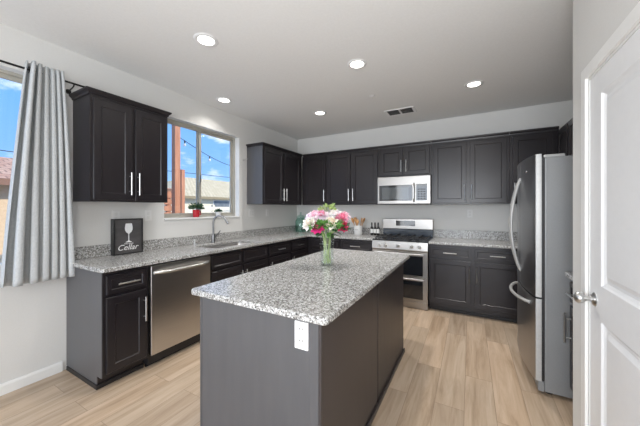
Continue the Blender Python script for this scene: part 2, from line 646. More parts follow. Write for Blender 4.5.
bm = B(); box(bm, -0.15, 4.40, YB - 0.15, 0.15, -0.12, 0)
struct(new('floor', bm, FLOOR))
bm = B(); box(bm, -0.15, 4.40, YB - 0.15, 0.15, H, H + 0.2)
struct(new('ceiling', bm, CEIL))
bm = B()
x0, x1 = -0.15, 0
box(bm, x0, x1, YB, W1A, 0, H)
box(bm, x0, x1, W1A, W1B, 0, W1Z0); box(bm, x0, x1, W1A, W1B, W1Z1, H)
box(bm, x0, x1, W1B, W2A, 0, H)
box(bm, x0, x1, W2A, W2B, 0, W2Z0); box(bm, x0, x1, W2A, W2B, W2Z1, H)
box(bm, x0, x1, W2B, 0.0, 0, H)
struct(new('wall_left', bm, WALL))
bm = B(); box(bm, -0.15, 4.40, 0, 0.15, 0, H)
struct(new('wall_back', bm, WALL))
bm = B(); box(bm, XR, 4.40, YP, 0, 0, H)
struct(new('wall_right', bm, WALL))
# pantry wall with the door opening
DY0, DY1, DZ = -3.352, -2.585, 2.04     # door opening
bm = B()
# solid return corner with a rounded (bullnose) front edge
r = 0.018
pts = [(XP + 0.12, DY1 + 0.0), (XP, DY1 + 0.0), (XP, YP - r)]
for k in range(1, 6):
    a = PI - k * PI / 12
    pts.append((XP + r + r * math.cos(a), YP - r + r * math.sin(a)))
pts += [(XP + r, YP), (4.40, YP), (4.40, YP - 0.12), (XP + 0.12, YP - 0.12)]
prism(bm, pts, 0, H)
box(bm, XP, XP + 0.12, DY0, DY1, DZ, H)
box(bm, XP, XP + 0.12, YB, DY0, 0, H)
struct(new('wall_pantry', bm, WALL))
bm = B()
GA, GB, GZ = 0.35, 3.30, 2.35
box(bm, -0.15, GA, YB - 0.15, YB, 0, H); box(bm, GB, 4.40, YB - 0.15, YB, 0, H); box(bm, GA, GB, YB - 0.15, YB, GZ, H)
struct(new('wall_rear', bm, WALL))

# assumed glass doors behind the camera, added unseen as a light source
bm = B()
for a in (GA, (GA + GB) / 2 - 0.04, GB - 0.08):
    box(bm, a, a + 0.08, YB - 0.10, YB - 0.04, 0, GZ)
box(bm, GA + 0.08, GB - 0.08, YB - 0.10, YB - 0.04, GZ - 0.08, GZ); box(bm, GA + 0.08, GB - 0.08, YB - 0.10, YB - 0.04, 0, 0.08)
w3 = struct(new('window_3', bm, TRIM))
bm = B(); box(bm, GA + 0.08, GB - 0.08, YB - 0.075, YB - 0.07, 0.08, GZ - 0.08)
new('glass_pane', bm, GLASS, w3)

# baseboards
def baseboard(name, path, h=0.083):
    bm = B()
    sweep(bm, path, [(0.001, 0.001), (0.014, 0.001), (0.014, h - 0.018), (0.008, h), (0.001, h)])
    return struct(new(name, bm, TRIM))
baseboard('baseboard_left', [(0, YB + 0.02), (0, -3.555)])
baseboard('baseboard_right', [(XP, DY0 - 0.075), (XP, YB + 0.02)])

# door frame, casing and the pantry door
def casing_bm(side):
    pass
bm = B()
cw = 0.062
for (ya, yb, za, zb) in ((DY1, DY1 + cw, 0, DZ + cw), (DY0 - cw, DY0, 0, DZ + cw), (DY0, DY1, DZ, DZ + cw)):
    box(bm, XP - 0.014, XP - 0.0005, ya, yb, za, zb, bev=0.003)
struct(new('trim_1', bm, TRIM))
bm = B()
for (ya, yb, za, zb) in ((DY1 - 0.012, DY1, 0, DZ), (DY0, DY0 + 0.012, 0, DZ), (DY0 + 0.012, DY1 - 0.012, DZ - 0.012, DZ)):
    box(bm, XP + 0.0, XP + 0.119, ya, yb, za, zb)
struct(new('trim_2', bm, TRIM))


def raised_door(bm, w, h, th):
    """local: x 0..w, z 0..h, front at y=-th/2 facing -y, with two moulded panels."""
    yf = -th / 2
    px0, px1 = 0.135, w - 0.135
    panels = [(0.23, 0.815), (0.985, 1.905)]
    xs = [0, px0, px1, w]
    zs = [0, panels[0][0], panels[0][1], panels[1][0], panels[1][1], h]
    V = {}
    for i, x in enumerate(xs):
        for j, z in enumerate(zs):
            V[i, j] = bm.verts.new((x, yf, z))
    for i in range(3):
        for j in range(5):
            q = [V[i, j], V[i + 1, j], V[i + 1, j + 1], V[i, j + 1]]
            if i == 1 and j in (1, 3):
                a, b, c, d = xs[1], xs[2], zs[j], zs[j + 1]
                prev = q
                for ins, dy in ((0.008, 0.008), (0.020, 0.014), (0.034, 0.014), (0.056, 0.004)):
                    cur = [bm.verts.new((X, yf + dy, Z)) for X, Z in ((a + ins, c + ins), (b - ins, c + ins), (b - ins, d - ins), (a + ins, d - ins))]
                    bridge(bm, prev, cur)
                    prev = cur
                bm.faces.new(prev)
            else:
                bm.faces.new(q)
    back = [bm.verts.new(p) for p in ((0, th / 2, 0), (w, th / 2, 0), (w, th / 2, h), (0, th / 2, h))]
    bm.faces.new(back[::-1])
    # sides
    bm.faces.new([V[i, 0] for i in range(4)] + [back[1], back[0]])
    bm.faces.new([V[i, 5] for i in range(4)][::-1] + [back[3], back[2]])
    bm.faces.new([V[0, j] for j in range(6)][::-1] + [back[0], back[3]])
    bm.faces.new([V[3, j] for j in range(6)] + [back[2], back[1]])


bm = B()
dw = (DY1 - 0.015) - (DY0 + 0.015)
raised_door(bm, dw, DZ - 0.022, 0.036)
door = new('door_1', bm, DOORW)
struct(door)
door.location = (XP + 0.020, DY1 - 0.015, 0.008)
door.rotation_euler = (0, 0, -PI / 2)
bm = B()
lathe(bm, [(0.0, 0.0), (0.034, 0.0), (0.034, 0.004), (0.026, 0.010), (0.013, 0.013), (0.0115, 0.030), (0.015, 0.036),
           (0.026, 0.046), (0.0285, 0.056), (0.027, 0.066), (0.019, 0.075), (0.008, 0.080), (0, 0.081)], (0.062, -0.018, 0.903), 28, 'Y')
new('door_knob', bm, NICKEL, door, True, 50)

# ------------------------------------------------------------------ windows of the left wall
def window(name, ya, yb, za, zb, stile_y):
    """frame and two sashes at x about -0.1, reveal lined white."""
    bm = B()
    t = 0.006   # white drywall/sill lining
    f = 0.022
    X0, X1 = -0.145, -0.085
    box(bm, X0, X1, ya + t, ya + t + f, za + t, zb - t)
    box(bm, X0, X1, yb - t - f, yb - t, za + t, zb - t)
    box(bm, X0, X1, ya + t + f, yb - t - f, za + t, za + t + f)
    box(bm, X0, X1, ya + t + f, yb - t - f, zb - t - f, zb - t)
    w = struct(new(name, bm, VINYL))
    bm = B()
    box(bm, -0.149, -0.001, ya, yb, za, za + t); box(bm, -0.149, -0.001, ya, yb, zb - t, zb)
    box(bm, -0.149, -0.001, ya, ya + t, za + t, zb - t); box(bm, -0.149, -0.001, yb - t, yb, za + t, zb - t)
    new('reveal', bm, TRIM, w)
    for (a, b, dx) in ((ya + t + f, stile_y + 0.022, -0.105), (stile_y - 0.022, yb - t - f, -0.130)):
        bm = B()
        g = 0.030
        z0, z1 = za + t + f, zb - t - f
        box(bm, dx - 0.012, dx + 0.012, a, a + g, z0, z1); box(bm, dx - 0.012, dx + 0.012, b - g, b, z0, z1)
        box(bm, dx - 0.012, dx + 0.012, a + g, b - g, z0, z0 + g); box(bm, dx - 0.012, dx + 0.012, a + g, b - g, z1 - g, z1)
        s = new('sash', bm, VINYL, w)
        bm = B(); box(bm, dx - 0.002, dx + 0.002, a + g, b - g, z0 + g, z1 - g)
        new('glass_pane', bm, GLASS, s)
    return w
w2 = window('window_2', W2A, W2B, W2Z0, W2Z1, -2.155)
bm = B(); box(bm, -0.092, -0.078, -2.168, -2.142, 1.70, 1.80, bev=0.003)
new('window_latch', bm, NICKEL, w2)
window('window_1', W1A, W1B, W1Z0, W1Z1, -4.6)
bm = B(); box(bm, 0.001, 0.018, W2A - 0.0, W2B + 0.0, W2Z0 - 0.012, W2Z0 + 0.0, bev=0.003)
struct(new('trim_3', bm, TRIM))

# ------------------------------------------------------------------ cabinets
def bar_handle(bm, c, length, vertical=True, r=0.0062, so=0.030):
    """bar pull standing off the plane y = c.y towards -y."""
    cx, cy, cz = c
    n = Vector((0, 0, 1)) if vertical else Vector((1, 0, 0))
    c = Vector((cx, cy - so, cz))
    tube(bm, [c - n * length / 2, c + n * length / 2], r, 10)
    for s in (-1, 1):
        q = c + n * (s * length * 0.33)
        tube(bm, [q + Vector((0, so, 0)), q], r * 0.8, 8)


def cabinet(label, loc, rz, w, depth, z0, z1, fronts, group=None, base=True, crown=None, end_left=False, mat=None, name='base_cabinet', cat='cabinet', hollow=False, filler=0):
    mat = mat or CAB
    t = thing(name, label, cat, loc, rz, group)
    bm = B()
    g = 0.0008
    if base and hollow:
        box(bm, g, 0.018, -depth, -0.003, 0.10, z1); box(bm, w - 0.018, w - g, -depth, -0.003, 0.10, z1)
        box(bm, 0.018, w - 0.018, -depth, -depth + 0.018, 0.10, z1); box(bm, 0.018, w - 0.018, -0.012, -0.003, 0.10, z1)
        box(bm, 0.018, w - 0.018, -depth + 0.018, -0.012, 0.10, 0.118)
        box(bm, g, w - g, -(depth - 0.075), -0.003, 0.001, 0.10)
    elif base:
        box(bm, g, w - g, -depth, -0.003, 0.10, z1)
        box(bm, g, w - g, -(depth - 0.075), -0.003, 0.001, 0.10)
    else:
        box(bm, g, w - g, -depth, -0.003, z0, z1)
    new('cabinet_body', bm, mat, t)
    if base:
        bm = B()
        x_s = -0.012 if end_left else g
        yy = -(depth - 0.075)
        box(bm, x_s, w - g, yy - 0.014, yy - 0.0005, 0.001, 0.035, bev=0.004)
        if end_left:
            box(bm, -0.012, 0, yy - 0.0005, -0.018, 0.001, 0.035, bev=0.004)
        new('toe_molding', bm, DARK, t)
    yf = -depth - 0.0006
    for fr in fronts:
        kind, a, b, c, d = fr[:5]
        h = fr[5] if len(fr) > 5 else None
        bm = B()
        fw = 0.030 if kind == 'drawer' else 0.055
        panel_door(bm, a, b, c, d, yf, 0.019, fw, 0.007)
        p = new('drawer' if kind == 'drawer' else 'door', bm, mat, t)
        if h:
            bm = B()
            if kind == 'drawer':
                bar_handle(bm, ((a + b) / 2, yf - 0.019, (c + d) / 2), 0.155, False)
            else:
                hl = 0.20 if (d - c) > 0.5 else 0.175
                hx = a + 0.020 if h[0] == 'L' else b - 0.020
                hz = (d - 0.055 - hl / 2) if base else (c + 0.045 + hl / 2)
                bar_handle(bm, (hx, yf - 0.019, hz), hl, True)
            new('handle', bm, NICKEL, p, True)
    if filler:
        boxo('filler_strip', mat, t, -filler, 0.0, -depth, -depth + 0.018, 0.10 if base else z0, z1)
    if end_left and base:
        bm = B(); box(bm, -0.005, 0.0004, -depth, -0.003, 0.10, z1); box(bm, -0.005, 0.0004, -(depth - 0.075), -0.003, 0.036, 0.10)
        new('end_panel', bm, ENDP, t)
    elif end_left:
        bm = B(); box(bm, -0.004, 0.0004, -depth, -0.003, z0, z1 - 0.005)
        new('end_panel', bm, ENDP, t)  # lighter grey painted in for the window's grazing reflection on this side
    if crown:
        bm = B()
        prof = [(0.0005, z1 - 0.004), (0.006, z1 - 0.004), (0.010, z1 + 0.012), (0.026, z1 + 0.026), (0.030, z1 + 0.040), (0.0005, z1 + 0.040), ]
        path = [(g, -depth), (w - g, -depth)]
        if 'L' in crown: path = [(g, -0.004)] + path
        if 'R' in crown: path = path + [(w - g, -0.004)]
        sweep(bm, path, prof)
        new('crown_molding', bm, mat, t)
    return t


R90 = PI / 2
BD = 0.610     # base body depth
UD = 0.310
UZ0, UZ1 = 1.420, 2.292
BZ = 0.886
DT = 0.855     # drawer top
DB = 0.715
DOT = 0.690    # door top
DOB = 0.125

# left wall run; local x runs along world +y
y0 = -3.522
cabinet('dark espresso base cabinet with exposed end panel, left of the dishwasher', (0, y0, 0), R90, 0.326, BD, 0, BZ,
        [('drawer', 0.020, 0.306, DB, DT, 'H'), ('door', 0.020, 0.306, DOB, DOT, 'R')], end_left=True)
y0 = -2.578
cabinet('dark espresso sink base cabinet right of the dishwasher with two handleless false fronts', (0, y0, 0), R90, 0.935, BD, 0, BZ,
        [('drawer', 0.018, 0.452, DB, DT), ('drawer', 0.483, 0.917, DB, DT),
         ('door', 0.018, 0.452, DOB, DOT, 'R'), ('door', 0.483, 0.917, DOB, DOT, 'L')], hollow=True)
y0 = -1.642
cabinet('dark espresso base cabinet under the counter, first one past the sink', (0, y0, 0), R90, 0.52, BD, 0, BZ,
        [('drawer', 0.020, 0.500, DB, DT, 'H'), ('door', 0.020, 0.500, DOB, DOT, 'L')])
y0 = -1.121
cabinet('dark espresso corner base cabinet under the green glass jar', (0, y0, 0), R90, 1.12, BD, 0, BZ,
        [('drawer', 0.020, 0.460, DB, DT, 'H'), ('door', 0.020, 0.460, DOB, DOT, 'L')])
# back wall run
cabinet('dark espresso base cabinet behind the island, between corner and range', (0.640, 0, 0), 0, 1.098, BD, 0, BZ,
        [('drawer', 0.06, 0.55, DB, DT, 'H'), ('drawer', 0.59, 1.075, DB, DT, 'H'),
         ('door', 0.06, 0.55, DOB, DOT, 'R'), ('door', 0.59, 1.075, DOB, DOT, 'L')], filler=0.029)
cabinet('dark espresso two-door base cabinet between the range and the refrigerator', (2.508, 0, 0), 0, 1.03, BD, 0, BZ,
        [('drawer', 0.020, 0.495, DB, DT, 'H'), ('drawer', 0.535, 1.01, DB, DT, 'H'),
         ('door', 0.020, 0.495, DOB, DOT, 'R'), ('door', 0.535, 1.01, DOB, DOT, 'L')])
cabinet('dark espresso base cabinet in the far right corner behind the refrigerator', (3.54, 0, 0), 0, 0.68, BD, 0, BZ,
        [('drawer', 0.03, 0.45, DB, DT, 'H'), ('door', 0.03, 0.45, DOB, DOT, 'R')])
# right wall: narrow base cabinet beside the fridge; local x runs along world -y
cabinet('dark narrow base cabinet squeezed between the refrigerator and the pantry wall', (XR - 0.002, -2.005, 0), -R90, 0.310, 0.605, 0, BZ,
        [('drawer', 0.012, 0.295, DB, DT, 'H'), ('door', 0.012, 0.295, DOB, DOT, 'L')])

# wall cabinets
WN = 'wall_cabinet'
cabinet('dark two-door wall cabinet left of the sink window, above the wine sign', (0, -3.485, 0), R90, 0.647, UD, UZ0, UZ1,
        [('door', 0.020, 0.310, UZ0 + 0.015, UZ1 - 0.03, 'R'), ('door', 0.337, 0.627, UZ0 + 0.015, UZ1 - 0.03, 'L')],
        base=False, crown='LR', name=WN)
cabinet('dark two-door wall cabinet right of the sink window, ending in the corner', (0, -1.395, 0), R90, 1.06, UD, UZ0, UZ1,
        [('door', 0.020, 0.485, UZ0 + 0.015, UZ1 - 0.03, 'R'), ('door', 0.520, 0.985, UZ0 + 0.015, UZ1 - 0.03, 'L')],
        base=False, crown='L', name=WN, end_left=True)
cabinet('dark wall cabinet with one door in the back corner, above the green jar', (0.331, 0, 0), 0, 0.484, UD, UZ0, UZ1,
        [('door', 0.034, 0.466, UZ0 + 0.015, UZ1 - 0.03, 'R')], base=False, crown=' ', name=WN, filler=0.019)
cabinet('dark two-door wall cabinet immediately left of the microwave', (0.816, 0, 0), 0, 0.924, UD, UZ0, UZ1,
        [('door', 0.018, 0.442, UZ0 + 0.015, UZ1 - 0.03, 'R'), ('door', 0.478, 0.900, UZ0 + 0.015, UZ1 - 0.03, 'L')],
        base=False, crown=' ', name=WN)
cabinet('short dark two-door cabinet mounted over the microwave', (1.741, 0, 0), 0, 0.764, UD, 1.846, UZ1,
        [('door', 0.022, 0.366, 1.862, UZ1 - 0.03, 'R'), ('door', 0.398, 0.742, 1.862, UZ1 - 0.03, 'L')],
        base=False, crown=' ', name=WN)
cabinet('dark two-door wall cabinet immediately right of the microwave', (2.506, 0, 0), 0, 0.925, UD, UZ0, UZ1,
        [('door', 0.030, 0.440, UZ0 + 0.015, UZ1 - 0.03, 'R'), ('door', 0.485, 0.895, UZ0 + 0.015, UZ1 - 0.03, 'L')],
        base=False, crown=' ', name=WN)
cabinet('dark one-door wall cabinet in the right corner, partly behind the refrigerator', (3.432, 0, 0), 0, 0.482, UD, UZ0, UZ1,
        [('door', 0.030, 0.425, UZ0 + 0.015, UZ1 - 0.03, 'L')], base=False, crown=' ', name=WN)
cabinet('dark wall cabinet on the right wall rising behind the refrigerator top', (XR - 0.002, -0.002, 0), -R90, 1.12, UD, UZ0, UZ1,
        [('door', 0.36, 0.71, UZ0 + 0.015, UZ1 - 0.03, 'R'), ('door', 0.74, 1.09, UZ0 + 0.015, UZ1 - 0.03, 'L')], base=False, name=WN)
cr = cabinet('dark short cabinet above the refrigerator against the right wall', (XR - 0.002, -1.123, 0), -R90, 1.18, UD, 1.85, UZ1,
        [('door', 0.03, 0.42, 1.865, UZ1 - 0.03, 'R'), ('door', 0.45, 0.84, 1.865, UZ1 - 0.03, 'L')], base=False, crown=' ', name=WN)

# ------------------------------------------------------------------ worktops
def slab(name, outer, z0, z1, parent, hole=None, bev=0.007):
    bm = B()
    loops = [outer] + ([hole] if hole else [])
    edges = []
    for lp in loops:
        vs = [bm.verts.new((x, y, z1)) for x, y in lp]
        for i in range(len(vs)):
            edges.append(bm.edges.new((vs[i], vs[(i + 1) % len(vs)])))
    bmesh.ops.triangle_fill(bm, edges=edges, use_beauty=True, use_dissolve=True)
    fs = bm.faces[:]
    ret = bmesh.ops.extrude_face_region(bm, geom=fs)
    vs = [g for g in ret['geom'] if isinstance(g, bmesh.types.BMVert)]
    bmesh.ops.translate(bm, vec=(0, 0, z0 - z1), verts=vs)
    o = new(name, bm, GRAN, parent)
    md = o.modifiers.new('edge', 'BEVEL')
    md.width = bev
    md.segments = 3
    md.limit_method = 'ANGLE'
    md.angle_limit = math.radians(50)
    return o


def rrect(x0, x1, y0, y1, r, n=5):
    pts = []
    for cx, cy, a0 in ((x1 - r, y1 - r, 0), (x0 + r, y1 - r, 90), (x0 + r, y0 + r, 180), (x1 - r, y0 + r, 270)):
        for k in range(n + 1):
            a = math.radians(a0 + 90 * k / n)
            pts.append((cx + r * math.cos(a), cy + r * math.sin(a)))
    return pts


SK = (0.155, 0.545, -2.44, -1.72)
t = thing('countertop', 'speckled grey granite countertop in an L along sink wall to the range', 'countertop')
slab('slab', [(0.002, -0.002), (0.002, -3.545), (0.630, -3.545), (0.648, -3.527), (0.648, -0.648), (1.738, -0.648), (1.738, -0.002)][::-1],
     CT - 0.032, CT, t, rrect(*SK, 0.06))
bm = B(); box(bm, 0.001, 0.022, -3.54, -0.001, CT + 0.0005, CT + 0.105, bev=0.002)
new('backsplash', bm, GRAN, t)
bm = B(); box(bm, 0.0225, 1.738, -0.022, -0.001, CT + 0.0005, CT + 0.105, bev=0.002)
new('backsplash', bm, GRAN, t)
t = thing('countertop', 'speckled grey granite countertop right of the range with tall backsplash', 'countertop')
slab('slab', [(2.508, -0.002), (2.508, -0.648), (XR - 0.004, -0.648), (XR - 0.004, -0.002)], CT - 0.032, CT, t)
bm = B(); box(bm, 2.508, XR - 0.004, -0.022, -0.001, CT + 0.0005, CT + 0.12, bev=0.002)
new('backsplash', bm, GRAN, t)
t = thing('countertop', 'short granite countertop end between refrigerator side and pantry wall', 'countertop')
slab('slab', [(3.575, -2.006), (3.575, -2.316), (XR - 0.004, -2.316), (XR - 0.004, -2.006)], CT - 0.032, CT, t)

# sink: undermount basin
bm = B()
x0, x1, ya, yb = SK
zt = CT - 0.033
def rr(inset, z, r):
    return [bm.verts.new((x, y, z)) for x, y in rrect(x0 + inset, x1 - inset, ya + inset, yb - inset, r)]
L = [rr(-0.02, zt, 0.07), rr(0.0, zt, 0.06), rr(0.004, zt - 0.16, 0.06), rr(0.03, zt - 0.19, 0.06), rr(0.14, zt - 0.195, 0.03)]
for a, b in zip(L, L[1:]): bridge(bm, a, b)
bm.faces.new(L[-1])
o = new('sink', bm, STEEL, None, True, 60)
tag(o, 'stainless undermount sink basin set in the granite below the window', 'sink')
sd = o.modifiers.new('th', 'SOLIDIFY'); sd.thickness = 0.002; sd.offset = -1
bm = B(); lathe(bm, [(0, 0.001), (0.03, 0.001), (0.042, 0.004), (0.044, 0.001)], (0.35, -2.08, zt - 0.1945), 20)
new('drain', bm, CHROME, o, True)

# faucet
ft = thing('faucet', 'brushed gooseneck kitchen faucet standing behind the sink', 'faucet', (0.085, -2.09, CT))
bm = B()
lathe(bm, [(0, 0.0005), (0.028, 0.0005), (0.028, 0.008), (0.022, 0.014), (0.020, 0.10), (0.016, 0.115), (0, 0.116)], n=24)
new('faucet_body', bm, FAUC, ft, True)
dv = Vector((0.82, 0.57, 0)).normalized()
pts = [(0, 0, 0.10), (0, 0, 0.26)]
R = 0.082
for k in range(0, 13):
    a = PI - k * PI * 0.86 / 12
    pts.append(tuple(dv * (R + R * math.cos(a)) + Vector((0, 0, 0.26 + R * math.sin(a)))))
bm = B(); tube(bm, pts, 0.0115, 14)
new('spout', bm, FAUC, ft, True)
e = Vector(pts[-1]); d = (e - Vector(pts[-2])).normalized()
bm = B(); tube(bm, [e - d * 0.005, e + d * 0.01, e + d * 0.055, e + d * 0.065], [0.012, 0.015, 0.019, 0.013], 14)
new('spray_head', bm, FAUC, ft, True)
bm = B(); tube(bm, [(0.0, 0.018, 0.075), (0.004, 0.045, 0.085), (0.012, 0.075, 0.115), (0.02, 0.095, 0.15)], [0.009, 0.007, 0.006, 0.005], 10)
new('lever', bm, FAUC, ft, True)
sp = thing('soap_dispenser', 'small metal soap dispenser cap left of the faucet on the counter', 'soap dispenser', (0.085, -2.36, CT))
bm = B(); lathe(bm, [(0, 0.0005), (0.020, 0.0005), (0.020, 0.006), (0.010, 0.012), (0.009, 0.045), (0.013, 0.05), (0.013, 0.062), (0, 0.064)], n=20)
new('pump', bm, NICKEL, sp, True)
bm = B(); tube(bm, [(0, 0, 0.056), (0.05, 0.0, 0.052)], 0.005, 8)
new('nozzle', bm, NICKEL, sp, True)

# ------------------------------------------------------------------ dishwasher
dwt = thing('dishwasher', 'stainless steel dishwasher with a curved bar handle, under the left counter', 'dishwasher', (0, -3.192, 0), R90)
boxo('tub', DARK, dwt, 0.004, 0.608, -0.60, -0.02, 0.03, 0.884)
boxo('toe_panel', BENAM, dwt, 0.004, 0.608, -0.575, -0.601, 0.012, 0.108) if False else None
boxo('toe_panel', BENAM, dwt, 0.006, 0.606, -0.56, -0.545, 0.001, 0.028)
bm = B(); box(bm, 0.007, 0.605, -0.640, -0.602, 0.115, 0.872, bev=0.006, seg=3)
dd = new('door', bm, STEEL, dwt)
bm = B()
n = 14
pts = []
for k in range(n + 1):
    u = k / n
    x = 0.035 + 0.542 * u
    pts.append((x, -0.640 - 0.047 * min(1, math.sin(PI * u) * 2.2 + 0.0), 0.812))
pts[0] = (0.035, -0.641, 0.812); pts[-1] = (0.577, -0.641, 0.812)
tube(bm, pts, 0.0135, 12)
new('handle', bm, NICKEL, dd, True, 60)
bm = B(); lathe(bm, [(0, 0.0), (0.012, 0.0), (0.012, 0.002), (0, 0.003)], (0.50, -0.6395, 0.27), 20, 'Y')
new('badge', bm, CHROME, dd)

# ------------------------------------------------------------------ island
IX0, IX1, IY0, IY1 = 1.660, 2.440, -3.490, -1.860
isl = thing('kitchen_island', 'large kitchen island with charcoal brown panelled sides in the centre of the floor', 'kitchen island', ((IX0 + IX1) / 2, (IY0 + IY1) / 2, 0))
ox, oy = -(IX0 + IX1) / 2, -(IY0 + IY1) / 2
bm = B(); box(bm, ox + IX0 + 0.02, ox + IX1 - 0.014, oy + IY0 + 0.014, oy + IY1 - 0.014, 0.001, 0.881)
new('island_body', bm, DARK, isl)
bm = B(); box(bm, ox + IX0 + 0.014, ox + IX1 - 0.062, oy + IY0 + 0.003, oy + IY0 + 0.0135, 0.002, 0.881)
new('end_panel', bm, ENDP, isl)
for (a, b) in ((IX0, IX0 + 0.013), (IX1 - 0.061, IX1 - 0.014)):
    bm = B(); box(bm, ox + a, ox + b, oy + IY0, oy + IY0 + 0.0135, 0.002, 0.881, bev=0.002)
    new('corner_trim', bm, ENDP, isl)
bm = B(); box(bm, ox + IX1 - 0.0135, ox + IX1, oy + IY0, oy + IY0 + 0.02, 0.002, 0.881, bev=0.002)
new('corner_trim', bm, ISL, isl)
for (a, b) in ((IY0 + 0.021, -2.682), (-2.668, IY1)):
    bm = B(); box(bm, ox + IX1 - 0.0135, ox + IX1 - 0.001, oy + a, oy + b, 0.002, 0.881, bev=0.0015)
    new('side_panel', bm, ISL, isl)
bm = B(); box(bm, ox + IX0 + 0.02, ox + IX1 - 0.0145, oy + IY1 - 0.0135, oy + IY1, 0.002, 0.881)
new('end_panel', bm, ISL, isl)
bm = B()
box(bm, ox + IX1 + 0.0003, ox + IX1 + 0.012, oy + IY0 - 0.012, oy + IY1 + 0.012, 0.001, 0.034, bev=0.004)
box(bm, ox + IX0, ox + IX1, oy + IY0 - 0.012, oy + IY0 - 0.0003, 0.001, 0.034, bev=0.004)
new('shoe_molding', bm, ISL, isl)
for k in range(3):     # cabinet doors on the working side
    a = IY0 + 0.03 + k * 0.533
    bm = B()
    panel_door(bm, 0, 0.50, 0.125, 0.86, 0, 0.018, 0.055, 0.007)
    d_ = new('door', bm, ISL, isl)
    d_.location = (ox + IX0 + 0.0185, oy + a + 0.50, 0)
    d_.rotation_euler = (0, 0, -R90)
    bm = B(); bar_handle(bm, (0.47, -0.018, 0.72), 0.15)
    new('handle', bm, NICKEL, d_, True)
op = boxo('outlet_plate', PLATE, isl, ox + 2.307, ox + 2.377, oy + IY0 - 0.006, oy + IY0 + 0.0028, 0.740, 0.862, bev=0.002)
bm = B()
for cz in (0.775, 0.827):
    box(bm, ox + 2.328, ox + 2.356, oy + IY0 - 0.0075, oy + IY0 - 0.0055, cz - 0.019, cz + 0.019, bev=0.0008)
ou = new('receptacle', bm, PLATE, op)
for cz in (0.775, 0.827):
    bm = B()
    for s in (-0.0070, 0.0070):
        box(bm, ox + 2.342 + s - 0.0020, ox + 2.342 + s + 0.0020, oy + IY0 - 0.0080, oy + IY0 - 0.0074, cz - 0.001, cz + 0.009)
    box(bm, ox + 2.3400, ox + 2.3440, oy + IY0 - 0.0080, oy + IY0 - 0.0074, cz - 0.012, cz - 0.007)
    new('socket_slots', bm, DARK, op)
it = thing('countertop', 'large speckled granite island top with the flower vase on it', 'countertop', (0, 0, 0))
slab('slab', rrect(1.625, 2.486, -3.530, -1.765, 0.022, 4), 0.882, 0.914, it)

# ------------------------------------------------------------------ range
RX = 1.742
rg = thing('gas_range', 'stainless steel double-oven gas range against the back wall', 'range', (RX, 0, 0))
boxo('range_body', BENAM, rg, 0.002, 0.760, -0.630, -0.030, 0.03, 0.90)
for x in (0.05, 0.71):
    for y in (-0.57, -0.08):
        bm = B(); lathe(bm, [(0, 0), (0.018, 0), (0.014, 0.031), (0, 0.031)], (x, y, 0.0005), 12)
        new('foot', bm, BLACKM, rg)
bm = B(); box(bm, 0.002, 0.760, -0.655, -0.030, 0.9005, 0.920, bev=0.005)
ck = new('cooktop', bm, BENAM, rg)
for k in range(3):     # grates
    bm = B()
    xa = 0.03 + k * 0.236
    xb = xa + 0.228
    for y in (-0.60, -0.345, -0.09):
        box(bm, xa, xb, y - 0.007, y + 0.007, 0.936, 0.950, bev=0.002)
    for x in (xa + 0.007, (xa + xb) / 2, xb - 0.007):
        box(bm, x - 0.006, x + 0.006, -0.60, -0.09, 0.938, 0.951, bev=0.002)
    for x in (xa + 0.007, xb - 0.007):
        for y in (-0.60, -0.09):
            box(bm, x - 0.007, x + 0.007, y - 0.007, y + 0.007, 0.9195, 0.94)
    new('grate', bm, IRON, ck)
for (x, y) in ((0.145, -0.47), (0.145, -0.20), (0.381, -0.345), (0.617, -0.47), (0.617, -0.20)):
    bm = B(); lathe(bm, [(0, 0), (0.048, 0), (0.048, 0.006), (0.036, 0.008), (0.034, 0.014), (0, 0.015)], (x, y, 0.9198), 20)
    new('burner', bm, IRON, ck)
# backguard: dark riser and stainless panel with display
bm = B()
box(bm, 0.004, 0.758, -0.100, -0.030, 0.9205, 1.032, bev=0.004)
new('backguard_riser', bm, noisy('blue_black_enamel', (0.018, 0.028, 0.042), (0.03, 0.042, 0.06), 6, 0.18, 0, 0.7), rg)
bm = B(); box(bm, 0.0, 0.762, -0.115, -0.030, 1.033, 1.195, bev=0.008, seg=3)
bgd = new('backguard', bm, RSTEEL, rg)
boxo('display', BGLASS, bgd, 0.215, 0.505, -0.118, -0.1145, 1.085, 1.165, bev=0.001)
# control panel
bm = B()
prof = [(-0.6305, 0.775), (-0.668, 0.775), (-0.675, 0.79), (-0.662, 0.897), (-0.6305, 0.897)]
for x in (0.002, 0.760):
    pass
a = [bm.verts.new((0.002, y, z)) for y, z in prof]; b = [bm.verts.new((0.760, y, z)) for y, z in prof]
bridge(bm, a, b); bm.faces.new(a); bm.faces.new(b)
cp = new('control_panel', bm, RSTEEL, rg)
for x in (0.105, 0.195, 0.372, 0.555, 0.655):
    bm = B(); lathe(bm, [(0, 0.0), (0.026, 0.0), (0.026, 0.004), (0.020, 0.006), (0.0185, 0.030), (0.015, 0.034), (0, 0.034)], (x, -0.669, 0.838), 20, 'Y')
    box(bm, x - 0.003, x + 0.003, -0.7045, -0.702, 0.825, 0.856)
    new('knob', bm, NICKEL, cp, True)


